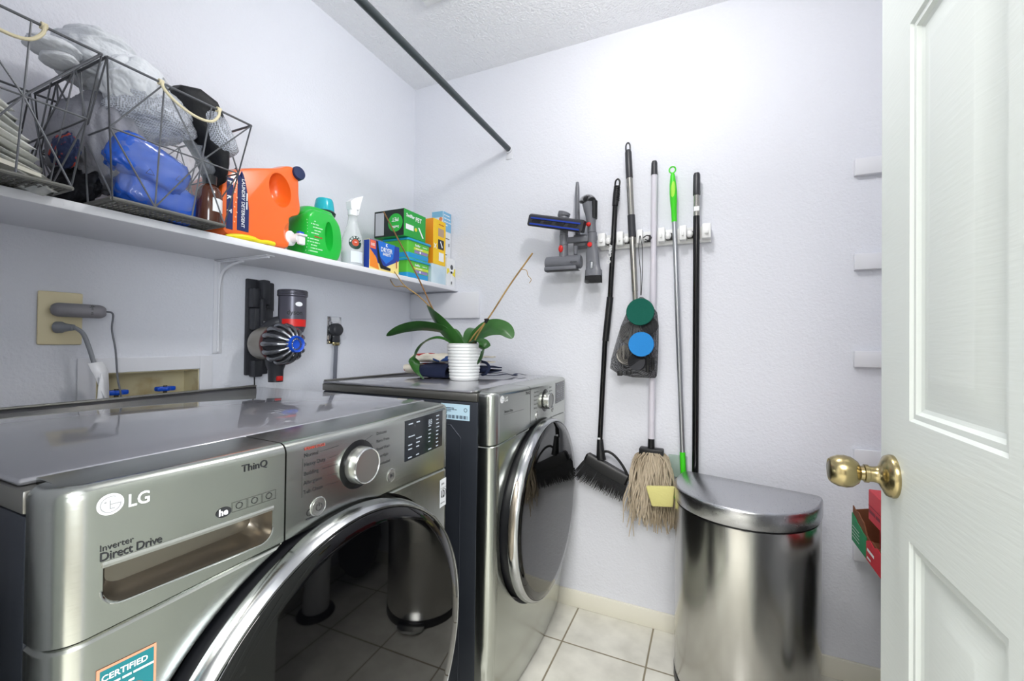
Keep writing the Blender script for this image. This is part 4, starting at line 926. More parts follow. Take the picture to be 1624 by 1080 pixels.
# ================================================================== wire baskets and their contents
m_wire = mat('dark_wire', H('6a6c70'), .4, metal=.5)
m_cord = mat('cream_cord', H('d9cfae'), .7)
def basket(ya, yb, yta, ytb, label):
    t = thing('wire_basket', label, 'basket', (.2, (ya + yb) / 2, SZ1), 'wire baskets on the shelf')
    zb_, zm, zt_ = SZ1 + .009, 1.537, 1.669; xbk, xf0, xft = .060, .346, .350
    def P(s_, fr, z):  # s_ 0..1 along y, fr 0 back..1 front
        k = (z - zb_) / (zt_ - zb_); y = (ya + (yta - ya) * k) * (1 - s_) + (yb + (ytb - yb) * k) * s_
        return Vector((xbk - .02 * k + (xf0 - xbk + (xft - xf0 + .02) * k) * fr, y, z))
    for nm, z, r in (('top_rim', zt_, .0026), ('middle_rim', zm, .0018)):
        mb = MB(); c4 = [P(0, 0, z), P(1, 0, z), P(1, 1, z), P(0, 1, z)]
        for i in range(4): mb.tube([c4[i], c4[(i + 1) % 4]], r, 8)
        mb.build(nm, m_wire, t)
    r = .0017
    def side(fn_):
        mb = MB(); S_ = (0, 1 / 3, 2 / 3, 1)
        mb.tube([fn_(0, zm), fn_(1 / 3, zt_)], r, 6); mb.tube([fn_(1 / 3, zt_), fn_(2 / 3, zm)], r, 6); mb.tube([fn_(2 / 3, zm), fn_(1, zt_)], r, 6)
        mb.tube([fn_(0, zm), fn_(1 / 3, zb_)], r, 6); mb.tube([fn_(1 / 3, zb_), fn_(2 / 3, zm)], r, 6); mb.tube([fn_(2 / 3, zm), fn_(1, zb_)], r, 6)
        for s_ in S_: mb.tube([fn_(s_, zb_), fn_(s_, zt_)], r, 6)
        return mb
    side(lambda s_, z: P(s_, 1, z)).build('front_lattice', m_wire, t); side(lambda s_, z: P(s_, 0, z)).build('back_lattice', m_wire, t)
    side(lambda s_, z: P(1, 1 - s_, z)).build('side_lattice', m_wire, t); side(lambda s_, z: P(0, s_, z)).build('side_lattice', m_wire, t)
    mb = MB(); c4 = [P(0, 0, zb_), P(1, 0, zb_), P(1, 1, zb_), P(0, 1, zb_)]
    for i in range(4): mb.tube([c4[i] + Vector((0, 0, -.003)), c4[(i + 1) % 4] + Vector((0, 0, -.003))], .0042, 8)
    for i in range(1, 22): mb.tube([P(i / 22, 0, SZ1 + .005), P(i / 22, 1, SZ1 + .005)], .0021, 5)
    for i in range(1, 15): mb.tube([P(0, i / 15, SZ1 + .0065), P(1, i / 15, SZ1 + .0065)], .0021, 5)
    mb.build('mesh_floor', mat('basket_floor', H('6a6a66'), .6, metal=.3) if 'basket_floor' not in bpy.data.materials else bpy.data.materials['basket_floor'], t)
    y0 = P(.31, 1, zt_); y1 = P(.72, 1, zt_)
    mb = MB(); mb.tube(smoothpath([y0 + Vector((.003, 0, .002)), y0 + Vector((.008, .004, -.016)), y0 + Vector((.012, .03, -.036)), (y0 + y1) / 2 + Vector((.014, .006, -.046)), y1 + Vector((.012, -.022, -.040)), y1 + Vector((.008, -.004, -.018)), y1 + Vector((.003, 0, .002))]), .0030, 8)
    for e_ in (y0, y1): mb.lathe([(.0026, -.004), (.0062, -.004), (.0062, .004), (.0026, .004)], e_, (0, 1, 0), 14)
    mb.build('handle', m_cord, t); return t
basket(.432, .645, .418, .704, 'dark wire basket holding laundry bags and blue packs, beside the orange jug')
basket(.165, .373, .130, .410, 'dark wire basket of folded white rags at the left edge of the photo')

def cloth_blob(mb, c, r, seed, amp=.22, fr=2.2, ridge=.10, rf=7, stretch=(1, 1, 1), sub=5):
    def fn(d):
        v_ = Vector((d.x * stretch[0], d.y * stretch[1], d.z * stretch[2]))
        n1 = noise.noise(v_ * fr + Vector((seed, 0, 0))); n2 = noise.noise(v_ * rf * .5 + Vector((0, seed, n1 * 2)))
        return 1 + amp * n1 + ridge * (abs(n2) * 2 - .5) + .02 * noise.noise(v_ * 18 + Vector((seed,) * 3))
    return mb.ball(c, r, sub, fn)
def meshfab(name, c1, alpha, scale, thr=.45, rough=.8):
    m = mat(name, c1, rough); N, L = nodes(m); b = N['Principled BSDF']; tc = N.new('ShaderNodeTexCoord')
    v_ = N.new('ShaderNodeTexVoronoi'); v_.inputs['Scale'].default_value = scale; v_.inputs['Randomness'].default_value = .15
    L.new(tc.outputs['Object'], v_.inputs['Vector']); mr = N.new('ShaderNodeMapRange'); mr.interpolation_type = 'SMOOTHSTEP'; mr.inputs['From Min'].default_value = thr - .08; mr.inputs['From Max'].default_value = thr
    mr.inputs['To Min'].default_value = alpha; mr.inputs['To Max'].default_value = 1; L.new(v_.outputs['Distance'], mr.inputs[0]); L.new(mr.outputs[0], b.inputs['Alpha']); return m
m_towel = mat('white_fleece', H('dadde2'), .9, bump=[(120, .5, .003), (30, .3, .004)])
m_greyc = mat('grey_cloth', H('8f9099'), .9, bump=[(150, .5, .003), (30, .4, .004)])
m_rag = mat('white_rag', H('dcdcd6'), .9, bump=[(90, .6, .003)], var=(12, H('b9bcba'), .4, .7, (1, 3, 3)))
# laundry bag on top of the pile
lbag = thing('laundry_bag', 'bulging white and grey mesh laundry bag heaped above the basket rim', 'laundry bag', (.19, .49, 1.66))
mb = MB()
cloth_blob(mb, (.165, .468, 1.740), (.100, .070, .056), 3.1, .07, 1.4, .09, 5, (1, .5, 1.6), 6)
cloth_blob(mb, (.190, .520, 1.712), (.095, .072, .052), 8.4, .07, 1.4, .09, 5, (1, .5, 1.6), 6)
cloth_blob(mb, (.262, .500, 1.672), (.058, .056, .066), 14.2, .08, 1.5, .10, 5, (1.2, .6, .8), 6)
cloth_blob(mb, (.235, .560, 1.655), (.070, .055, .050), 19.2, .08, 1.5, .08, 5, (1.2, .6, .8), 5)
cloth_blob(mb, (.215, .388, 1.702), (.045, .040, .014), 4.4, .08, 1.5, .06, 5, (1, .6, 1), 5)
cloth_blob(mb, (.215, .398, 1.684), (.040, .028, .012), 6.4, .08, 1.5, .06, 5, (1, .6, 1), 5)
mb.build('bag_cloth', m_towel, lbag, 180)
mb = MB(); cloth_blob(mb, (.252, .535, 1.628), (.078, .082, .052), 5.2, .18, 2, .06, 5); mb.build('bag_mesh', meshfab('white_mesh', H('c4c8d2'), .35, 260, .5), lbag, 180)
gc = MB(); cloth_blob(gc, (.175, .475, 1.555), (.115, .078, .110), 12.7, .12, 2, .10, 7, (1, 1, .4)); o = gc.build('grey_towel', m_greyc, None, 180); tag(o, 'grey towel stuffed at the left side of the basket beside the orange jug', 'towel')
ss = MB(); cloth_blob(ss, (.15, .44, 1.45), (.10, .03, .045), 22.7, .2, 2, .10, 7); o = ss.build('black_cloth', mat('black_cotton', H('22232a'), .9), None, 180); tag(o, 'dark cloth at the bottom of the basket under the grey towel', 'cloth')
# blue packs in clear bag
bp_ = thing('blue_pack', 'shiny blue packs inside a clear plastic bag in the basket', 'plastic pack', (.26, .545, SZ1 + .01))
m_bluef = mat('blue_film', H('1e58c4'), .18, coat=.5, bump=[(14, .5, .012)])
def pillow(mb, c, r, rot, seed):
    n0 = set(mb.b.verts)
    def fn(d): return 1 + .05 * noise.noise(d * 4 + Vector((seed,) * 3))
    mb.ball((0, 0, 0), 1, 4)
    for v_ in mb.b.verts:
        if v_ in n0: continue
        d = v_.co.copy(); q_ = Vector((math.copysign(abs(d.x) ** .8, d.x), math.copysign(abs(d.y) ** .45, d.y), math.copysign(abs(d.z) ** .45, d.z)))
        q_ = Vector((q_.x * r[0], q_.y * r[1], q_.z * r[2])) * (1 + .10 * noise.noise(d * 3.5 + Vector((seed,) * 3)))
        v_.co = Vector(c) + Matrix.Rotation(rot, 3, 'X') @ q_
mb = MB(); pillow(mb, (.283, .520, 1.508), (.034, .074, .044), -.30, 2); mb.build('blue_wrap', m_bluef, bp_, 180)
mb = MB(); pillow(mb, (.262, .548, 1.448), (.042, .078, .042), -.22, 5); mb.build('blue_wrap', m_bluef, bp_, 180)
mb = MB(); cloth_blob(mb, (.268, .550, 1.510), (.074, .096, .110), 31, .10, 2.2, .12, 8)
for v_ in mb.b.verts: v_.co.z = max(v_.co.z, SZ1 + .0095)
mb.build('clear_bag', mat('clear_bag_film', H('dfe6ee'), .08, alpha=.12, spec=.8), bp_, 180)
q = MB()
for yy, zz in ((.500, 1.475), (.555, 1.480)):
    f = front_fn(yy, zz, .331); rect(q, f, -.008, .008, -.0005, .0005); poly(q, f, [(-.008, 0), (-.007, 0), (.0005, .012), (-.0005, .012)]); poly(q, f, [(.007, 0), (.008, 0), (.0005, .012), (-.0005, .012)])
q.build('recycling_mark', m_text, bp_)
# black mesh bag
bb = thing('black_mesh_bag', 'black and white mesh bag hanging over the basket rim', 'mesh bag', (.27, .64, 1.66))
mb = MB(); R = []
for (y, z, w, hgt) in ((.562, 1.700, .060, .012), (.590, 1.695, .075, .030), (.620, 1.672, .078, .040), (.645, 1.640, .070, .040), (.662, 1.600, .060, .036), (.672, 1.560, .048, .030), (.680, 1.530, .03, .02)):
    R.append([(.262 + w * math.cos(a) * (1 + .1 * math.sin(3 * a + y * 40)), y + hgt * math.sin(a) * .5, z + hgt * math.sin(a) * (1 + .2 * math.sin(5 * a + z * 30))) for a in [2 * PI * j / 28 for j in range(28)]])
mb.loft(R); mb.build('black_fabric', mat('black_nylon', H('15161a'), .6, bump=[(60, .6, .004)]), bb, 180)
mb = MB(); R = []
for (y, z, w, hgt) in ((.600, 1.690, .03, .012), (.625, 1.668, .055, .026), (.645, 1.640, .060, .030), (.668, 1.612, .055, .026), (.690, 1.600, .03, .012)):
    R.append([(.305 + w * .6 * math.cos(a), y + hgt * math.sin(a) * .5, z + hgt * math.sin(a)) for a in [2 * PI * j / 24 for j in range(24)]])
mb.loft(R); mb.build('white_mesh_panel', bpy.data.materials['white_mesh'], bb, 180)
# amber bottle
ab = thing('amber_bottle', 'small amber glass bottle with black cap inside the wire basket', 'bottle', (.304, .634, SZ1 + .009))
MB().lathe([(0, 0), (.025, 0), (.0265, .004), (.0265, .072), (.021, .088), (.014, .096), (0, .097)], (.304, .634, SZ1 + .0090), n=32).build('bottle', mat('amber_glass', H('4a2412'), .1, spec=.8), ab, 50)
MB().lathe([(0, .097), (.0145, .097), (.015, .118), (0, .119)], (.304, .634, SZ1 + .0090), n=28).build('bottle_cap', m_black, ab)
q = MB(); f = cylfn(.304, .634, SZ1 + .009, .0270, .25)
for i in range(6): rect(q, f, -.014 + i * .005, -.009 + i * .005, .03, .062)
q.build('label', m_textw, ab)
# rags in the left basket: each folded layer is a rag
for k in range(9):
    z = 1.445 + k * .0165; mb = MB(); w_ = .085 - .003 * k
    R = []
    for i in range(13):
        t_ = i / 12; y = .175 + t_ * (.185 - .006 * k); R.append([(.20 + (.125 - .004 * k) * math.cos(a) * (1 + .05 * noise.noise(Vector((y * 20, k, a)))), y + .010 * noise.noise(Vector((a * 2, k * 3.1, 0))), z + .0078 * math.sin(a) * (1 if 0 < i < 12 else .25) + .006 * noise.noise(Vector((y * 16, math.cos(a) * 3, k * 1.7))) - .05 * t_ * t_) for a in [2 * PI * j / 30 for j in range(30)]])
    mb.loft(R)
    w = ['lowest', 'second from the bottom', 'third from the bottom', 'fourth from the bottom', 'middle one', 'fourth from the top', 'third from the top', 'second from the top', 'topmost'][k]
    o = mb.build('folded_rag', m_rag, None, 180); tag(o, 'off-white folded rag, %s of the pile in the left basket' % w, 'rag', 'folded rags in the left basket')
pp = MB(); pp.loft([[(.30, .17, 1.455), (.10, .17, 1.455), (.10, .17, 1.462), (.30, .17, 1.462)], [(.325, .27, 1.425), (.10, .27, 1.43), (.10, .27, 1.437), (.325, .27, 1.434)], [(.328, .34, 1.412), (.10, .345, 1.414), (.10, .345, 1.418), (.328, .34, 1.418)]])
o = pp.build('paper_pad', mat('cream_paper', H('dcd9cc'), .7), None, 60); tag(o, 'cream paper pad lying at the front of the left basket', 'paper')
# baby-blue/red socks showing between the baskets
mb = MB(); cloth_blob(mb, (.24, .401, 1.50), (.045, .016, .035), 40, .2, 2, .1, 6); o = mb.build('patterned_sock', mat('sock_knit', H('2a3556'), .9, var=(40, H('b0402f'), .55, .6, (1, 1, 1))), None, 180); tag(o, 'navy and red patterned cloth squeezed between the two wire baskets', 'cloth')
# ================================================================== tools on the back wall
YW = D
hd = thing('tool_holder', 'white wall rack gripping five broom and mop handles', 'tool rack', (1.19, D, 1.55))
MB().box(.985, 1.408, D - .018, D - .0005, 1.522, 1.582, .003).build('back_bar', m_plastic, hd)
for a, b_ in ((.981, 1.012), (1.058, 1.084), (1.138, 1.160), (1.218, 1.244), (1.296, 1.322), (1.376, 1.408)):
    MB().box(a, b_, D - .052, D - .0185, 1.530, 1.585, .004).box(a + .010, b_ - .010 if b_ - a > .024 else a + .014, D - .060, D - .0525, 1.545, 1.560, .001).build('hook_block', m_plastic, hd)
for x in (1.0225, 1.0955, 1.1725, 1.2555, 1.3335):
    g_ = MB().lathe([(0, -.012), (.007, -.012), (.0105, -.006), (.0115, 0), (.0105, .006), (.007, .012), (0, .012)], (x, D - .040, 1.552), (0, 0, 1), 20).build('grip_roller', m_plastic, hd)
    MB().box(x - .009, x + .024, D - .026, D - .0185, 1.538, 1.566, .002).build('grip_backing', m_black, hd)

# --- angled broom
yb = D - .040
br = thing('angle_broom', 'black angled broom hanging head down at the left end of the rack', 'broom', (1.0, yb, .5))
mb = MB(); mb.tube([(1.050, yb, 1.700), (1.041, yb, 1.50), (1.032, yb, 1.31), (1.013, yb, 1.14), (.996, yb, .728)], .0105, 14); mb.build('broom_handle', m_blacks, br)
mb = MB(); mb.tube([(1.057, yb, 1.775), (1.054, yb, 1.745), (1.0495, yb, 1.695)], [.0115, .0135, .0125], 14)
for k in range(8): mb.lathe([(.0118, 0), (.0142, .002), (.0118, .004)], (1.0572 - k * .0004 - .001, yb, 1.768 - k * .0075), (.12, 0, 1), 14)
mb.tube(smoothpath([(1.048, yb, 1.775), (1.051, yb, 1.796), (1.060, yb, 1.803), (1.067, yb, 1.793), (1.066, yb, 1.775)]), .0036, 8); mb.build('hand_grip', m_black, br)
MB().tube([(1.0325, yb, 1.32), (1.0150, yb, 1.14)], .0135, 14).build('joint_sleeve', m_black, br)
q = MB(); put_text(q, 'O-Cedar', .022, plane_fn((1.0335, yb - .0108, 1.455), (.09, 0, 1), (-1, 0, .09)), .0004); q.build('lettering', m_textw, br)
B0, B1 = Vector((.944, 1.755, .668)), Vector((1.118, 1.755, .594)); ax = (B1 - B0).normalized(); dn = Vector((ax.z, 0, -ax.x)); 
mb = MB(); R = []
for t_, h0, h1, w in ((0, -.004, .020, .010), (.04, -.012, .028, .017), (.5, -.012, .034, .020), (.96, -.010, .030, .017), (1, -.004, .022, .010)):
    c_ = B0.lerp(B1, t_); R.append([c_ + dn * hh + Vector((0, ww, 0)) for hh, ww in ((h0, -w * .7), (h0, w * .7), (h0 * .2, w), (h1, w * .95), (h1, -w * .95), (h0 * .2, -w))])
mb.loft(R); mb.tube([(.9985, 1.762, .735), (1.002, 1.757, .69), (1.006, 1.755, .655)], [.0125, .016, .020], 14); mb.build('head_block', m_black, br, 40)
MB().tube(smoothpath([(1.006, 1.748, .682), (1.03, 1.748, .693), (1.060, 1.748, .680), (1.092, 1.748, .645), (1.114, 1.748, .605), (1.117, 1.748, .590)]), .0052, 10).build('head_bow', m_black, br)
q = MB(); put_text(q, 'O-Cedar', .014, plane_fn(B0 + ax * .012 + Vector((0, -.0158, 0)) + dn * .004, ax, (0, 0, 1)), .0004); q.build('head_lettering', m_textw, br)
MB().box(.990, 1.000, yb - .0125, yb - .010, .728, .742).build('handle_tag', m_textw, br)
mb = MB(); random.seed(3)
for i in range(46):
    for j in range(3):
        t_ = i / 45; p = B0.lerp(B1, t_) + dn * .028 + Vector((0, (j - 1) * .011, 0)); sp_ = (t_ - .5)
        ln = .085 - .018 * t_ + random.uniform(-.006, .006)
        d_ = (dn + ax * (sp_ * .42 - .05)).normalized(); e_ = p + d_ * ln + Vector((random.uniform(-.002, .002), (j - 1) * .008 + random.uniform(-.002, .002), 0))
        mb.tube([p, p.lerp(e_, .5) + Vector((0, (j - 1) * .002, 0)), e_], [.0021, .0021, .0010], 4)
mb.build('bristles', mat('black_bristle', H('17181b'), .6), br, 0)

# --- telescopic steel pole
y2 = D - .040
p2 = thing('steel_pole', 'telescopic steel pole with black grip, tallest on the rack', 'pole', (1.13, y2, .7))
L2 = lambda z: (1.0985 + (1.934 - z) * .0553, y2, z)
MB().tube([L2(1.80), L2(1.645)], .0125, 18).build('upper_tube', m_steelpole, p2)
mb = MB(); mb.tube([L2(1.915), L2(1.905), L2(1.80)], [.010, .0135, .0138], 16); mb.tube(smoothpath([(1.091, y2, 1.912), (1.091, y2, 1.935), (1.0985, y2, 1.945), (1.1065, y2, 1.935), (1.1075, y2, 1.912)]), .0032, 8); mb.build('hand_grip', m_dgrey, p2)
MB().tube([L2(1.648), L2(1.560)], .0150, 18).build('twist_lock', m_dgrey, p2)
MB().tube([L2(1.562), L2(1.34)], .0118, 18).tube([L2(1.345), L2(1.10)], .0105, 18).build('lower_tube', m_steelpole, p2)

# --- string mop
mp_ = thing('string_mop', 'off-white string mop hanging on a white handle in the middle of the rack', 'mop', (1.2, y2, .4))
MB().tube([(1.202, y2, 1.800), (1.201, y2, 1.3), (1.199, y2, .755)], .0115, 16).build('mop_handle', mat('white_worn_pole', H('d5d2dc'), .3, var=(16, H('6a5548'), .74, .78, (1, 1, .3))), mp_)
MB().tube([(1.202, y2, 1.853), (1.202, y2, 1.845), (1.202, y2, 1.798)], [.009, .0118, .0125], 14).build('handle_cap', m_dgrey, mp_)
MB().tube([(1.199, y2, .757), (1.199, y2 - .002, .715)], [.0125, .0135], 14).box(1.155, 1.246, D - .066, D - .022, .693, .722, .006).build('mop_clamp', m_black, mp_)
mb = MB(); random.seed(11)
for i in range(300):
    u = random.random(); sd = random.random()
    x0 = 1.150 + .102 * u; y0 = D - .068 + .048 * sd; z0 = .712 - .012 * random.random() if sd > .25 else .705
    ln = random.uniform(.20, .295) * (1 if random.random() > .06 else 1.15); sw = (u - .5) * .085 + random.uniform(-.022, .022)
    out = (-.030 if sd < .5 else .004) * random.uniform(.4, 1.3)
    ph = random.random() * 6; P_ = [(x0 * .6 + (1.2) * .4, y0, z0 + .002)]
    for k in range(1, 13):
        t_ = k / 12; P_.append((x0 + sw * t_ ** .7 + .006 * math.sin(ph + t_ * 9), min(D - .016, y0 + out * math.sin(min(1, t_ * 1.6) * PI / 2) + .004 * math.sin(ph * 2 + t_ * 11)), z0 - ln * t_))
    mb.tube(P_, [.0024] * 12 + [.0016], 4)
m_mop = mat('mop_yarn', H('c2b49e'), .95, var=(14, H('8f7f68'), .45, .75, (1, 1, .5)))
o = mb.build('mop_strands', m_mop, mp_, 60); o['kind'] = 'stuff'

# --- green scrubber
gs = thing('green_scrubber', 'aluminium pole scrubber with bright green ringed handle and yellow pad', 'scrubber', (1.29, y2, .6))
m_lime = mat('lime_plastic', H('3fd21e'), .35); m_lime2 = mat('pale_lime_grip', H('a6e84a'), .5)
L3 = lambda z: (1.269 + (1.82 - z) * .0403, y2, z)
mb = MB(); mb.tube([L3(1.795), L3(1.785), L3(1.75), L3(1.72), L3(1.68), L3(1.655), L3(1.604)], [.006, .0085, .0125, .0138, .0125, .0105, .0098], 16)
mb.tube([(1.2695 + .0115 * math.cos(a), y2, 1.808 + .0125 * math.sin(a)) for a in [2 * PI * k / 20 for k in range(21)]], .0028, 8); mb.build('hand_grip', m_lime, gs)
MB().ball((L3(1.725)[0], y2 - .0065, 1.725), (.0095, .0085, .042), 3).build('grip_inlay', m_lime2, gs)
MB().tube([L3(1.606), L3(1.365)], .0088, 14).tube([L3(1.37), L3(1.03)], .0098, 14).tube([L3(1.035), L3(.715)], .0090, 14).build('pole_tube', m_alum, gs)
MB().tube([L3(.718), L3(.645), (1.318, y2, .60)], .0105, 14).build('lower_socket', m_lime, gs)
MB().box(1.262, 1.330, D - .024, D - .018, .615, .700, .002).build('clear_plate', mat('tinted_clear_plastic', H('a8bdb4'), .1, alpha=.6), gs)
mb = MB(); mb.box(-.044, .044, -.012, .012, -.036, .036, .006)
for v_ in mb.b.verts: v_.co.x *= 1 + .16 * (v_.co.z / .036)
rm = Matrix.Translation((1.248, 1.670, .572)) @ Matrix.Rotation(math.radians(-7), 4, 'Y')
for v_ in mb.b.verts: v_.co = rm @ v_.co
mb.build('yellow_pad', mat('yellow_sponge', H('dcd58c'), .9, bump=[(200, .7, .002)]), gs)
MB().tube([(1.290, 1.675, .575), (1.312, 1.74, .60), (1.317, y2, .625)], .007, 10).build('pad_arm', m_lime, gs)

# --- black pole
bk = thing('black_pole', 'black pole with short dark grip at the right end of the rack', 'pole', (1.358, y2, .3))
MB().tube([(1.3565, y2, 1.782), (1.3565, y2, 1.775), (1.3565, y2, 1.698)], [.0095, .0125, .0132], 16).build('hand_grip', m_dgrey, bk)
MB().tube([(1.3565, y2, 1.70), (1.3565, y2, 1.617)], .0108, 16).build('steel_collar', m_steelpole, bk)
MB().tube([(1.3565, y2, 1.618), (1.358, y2, 1.1), (1.359, D - .030, .35)], .0118, 16).build('pole_tube', m_blacks, bk)
MB().box(1.348, 1.366, y2 - .0118, y2 - .0100, 1.635, 1.652).build('price_tag', m_textw, bk)

# --- mesh bag with scrub pads, hung from the rack
nb = thing('mesh_pad_bag', 'black mesh bag of round scrub pads hanging from the rack', 'mesh bag', (1.15, 1.72, 1.0))
mb = MB(); mb.tube(smoothpath([(1.152, D - .066, 1.556), (1.149, D - .068, 1.50), (1.158, D - .075, 1.40), (1.161, D - .09, 1.318)]), .0014, 6)
mb.tube(smoothpath([(1.154, D - .066, 1.556), (1.163, D - .068, 1.50), (1.164, D - .075, 1.40), (1.163, D - .09, 1.318)]), .0014, 6)
mb.tube(smoothpath([(1.165, D - .062, 1.548), (1.180, D - .064, 1.555), (1.196, D - .066, 1.545), (1.186, D - .064, 1.535), (1.172, D - .063, 1.541)]), .0022, 6)
mb.build('drawstring', m_black, nb)
netm = meshfab('black_net', H('1b1c1f'), .16, 420, .56)
mb = MB(); R = []
for z, xl, xr, yf, yk in ((1.312, 1.156, 1.168, .085, .073), (1.295, 1.135, 1.190, .096, .060), (1.25, 1.105, 1.222, .104, .056), (1.20, 1.085, 1.228, .112, .054), (1.13, 1.065, 1.228, .118, .052), (1.07, 1.048, 1.226, .112, .052), (1.03, 1.042, 1.224, .100, .054), (1.008, 1.075, 1.222, .090, .058), (.998, 1.13, 1.215, .080, .062)):
    cx_, hw = (xl + xr) / 2, (xr - xl) / 2; cy_, hy = D - (yf + yk) / 2, (yf - yk) / 2
    R.append([(cx_ + hw * math.cos(a), cy_ + hy * math.sin(a) * (1 + .12 * math.sin(5 * a + z * 40)), z) for a in [2 * PI * j / 36 for j in range(36)]])
mb.loft(R); mb.build('net', netm, nb, 180)
def pad(c_, r, m, nm, th=.006, tilt=(0, -1, .05)):
    MB().lathe([(0, -th), (r * .97, -th), (r, -th * .5), (r, th * .5), (r * .97, th), (0, th)], c_, tilt, 40).build(nm, m, nb, 50)
pad((1.1625, D - .110, 1.252), .0525, mat('green_pad', H('0b5a4c'), .95, bump=[(400, .8, .002)]), 'green_pad')
pad((1.169, D - .124, 1.128), .0470, mat('blue_pad', H('2a86d0'), .95, bump=[(400, .8, .002)]), 'blue_pad')
pad((1.130, D - .085, 1.170), .048, mat('grey_pad', H('8e8d8c'), .9), 'grey_pad', .008); pad((1.110, D - .088, 1.085), .040, mat('pale_pad', H('a8a49c'), .9), 'pale_pad', .009, (.2, -1, .2))
pad((1.150, D - .096, 1.060), .034, m_dgrey, 'dark_pad', .010, (-.1, -1, .1)); pad((1.195, D - .085, 1.20), .032, m_dgrey, 'dark_pad', .008)
MB().box(1.182, 1.196, D - .10, D - .08, 1.02, 1.09, .004).box(1.20, 1.214, D - .095, D - .075, 1.03, 1.08, .004).box(1.075, 1.095, D - .10, D - .085, 1.003, 1.022, .003).box(1.108, 1.128, D - .10, D - .085, 1.008, 1.025, .003).build('clips', m_black, nb)

# --- vacuum attachments
th_ = thing('vacuum_tool_bracket', 'grey wall bracket carrying the vacuum attachments', 'bracket', (.90, D, 1.56))
MB().box(.832, .985, D - .084, D - .064, 1.548, 1.574, .006).box(.880, .935, D - .066, D - .0005, 1.535, 1.585, .006).build('crossbar', m_grey, th_)
MB().lathe([(0, 0), (.0185, 0), (.0185, .042), (0, .042)], (.843, D - .076, 1.541), n=24).build('left_spigot', m_grey, th_)
MB().lathe([(0, 0), (.0185, 0), (.0185, .042), (0, .042)], (.965, D - .076, 1.541), n=24).build('right_spigot', m_grey, th_)
t = thing('motor_head_tool', 'grey mini motor head attachment with red button, lower left on bracket', 'vacuum tool', (.843, D - .076, 1.44), 'vacuum attachments')
MB().lathe([(0, 0), (.024, 0), (.029, .004), (.029, .150), (.024, .154), (0, .154)], (.766, D - .076, 1.468), (1, 0, 0), 32).box(.766, .905, D - .108, D - .060, 1.432, 1.450, .005).build('roller_housing', m_grey, t)
MB().box(.772, .915, D - .112, D - .080, 1.429, 1.4315, .0008).build('roller_gap', m_black, t)
MB().tube([(.843, D - .076, 1.484), (.843, D - .076, 1.540)], [.0195, .0180], 20).build('neck', m_grey, t)
MB().ball((.836, D - .095, 1.524), (.010, .006, .0155), 3).build('release_button', m_red, t)
q = MB(); put_text(q, 'dyson', .012, plane_fn((.880, D - .1056, 1.460), (1, 0, 0), (0, 0, 1)), .0002); q.build('lettering', m_text, t)
t = thing('flat_head_tool', 'dark flat vacuum head with blue strips, upper left on bracket', 'vacuum tool', (.82, D - .1, 1.60), 'vacuum attachments')
A0, A1 = Vector((.699, D - .112, 1.655)), Vector((.938, D - .112, 1.601)); ax = (A1 - A0).normalized(); un = Vector((-ax.z, 0, ax.x))
mb = MB(); R = []
for t_, k in ((0, .9), (.02, 1), (.98, 1), (1, .9)):
    c_ = A0.lerp(A1, t_); R.append([c_ + un * a * k + Vector((0, b_, 0)) for a, b_ in ((-.026, -.006), (-.021, -.012), (.020, -.012), (.027, -.004), (.029, .022), (-.020, .026))])
mb.loft(R); mb.build('head_plate', m_dgrey, t, 30)
for a in (-.020, .005):
    mb = MB(); mb.loft([[A0.lerp(A1, t_) + un * (a + h_ * (1 if a < 0 else 1)) + Vector((0, b_, 0)) for h_, b_ in ((0, -.0125), (0, -.0165), (.006, -.0165), (.006, -.0125))] for t_ in [.05 + .9 * k / 6 for k in range(7)]]); mb.build('blue_strip', mat('deep_blue_pile', H('1c3ba0'), .8) if 'deep_blue_pile' not in bpy.data.materials else bpy.data.materials['deep_blue_pile'], t)
mb = MB()
for k in range(4): c_ = A0.lerp(A1, .16 + .22 * k) + un * .0015 + Vector((0, -.0128, 0)); mb.loft([[c_ + ax * a + un * b_ + Vector((0, y_, 0)) for a, b_ in ((-.022, -.010), (.016, -.010), (.022, .003), (-.016, .003))] for y_ in (0, -.0015)])
mb.build('suction_slots', m_black, t)
MB().tube(smoothpath([(.843, D - .076, 1.586), (.845, D - .078, 1.625), (.840, D - .075, 1.66), (.845, D - .074, 1.683)], 5), [.0175] * 6 + [.022] * 5 + [.026] * 4 + [.018], 20).build('swivel_neck', m_grey, t)
t = thing('crevice_tool', 'long thin grey crevice wand standing up behind the attachments', 'vacuum tool', (.891, D - .04, 1.50), 'vacuum attachments')
mb = MB(); mb.loft([[(.8905 + dx + w * a, D - .045 + d_ * b_ - .03 * (1 - min(1, (z - 1.53) * 12) if z > 1.53 else 1), z) for a, b_ in [(math.cos(2 * PI * j / 16), math.sin(2 * PI * j / 16)) for j in range(16)]] for z, w, d_, dx in ((1.512, .010, .008, .002), (1.536, .010, .010, .002), (1.62, .0095, .011, .001), (1.70, .0088, .009, 0), (1.79, .0078, .007, -.0015), (1.815, .0060, .004, -.003))])
for v_ in mb.b.verts: v_.co.y = D - .098 + (v_.co.y - (D - .045)) if v_.co.z < 1.60 else v_.co.y - .01
mb.b.free(); mb = MB()
mb.tube([(.8935, D - .072, 1.500), (.8935, D - .070, 1.535)], [.008, .0105], 14); mb.tube([(.893, D - .040, 1.586), (.892, D - .040, 1.62), (.8905, D - .040, 1.70), (.889, D - .040, 1.79), (.888, D - .038, 1.815)], [.0115, .011, .0100, .0088, .0060], 18)
mb.build('wand', m_grey, t)
t = thing('brush_tool', 'grey dusting brush attachment with upward bristles and red button', 'vacuum tool', (.955, D - .08, 1.585), 'vacuum attachments')
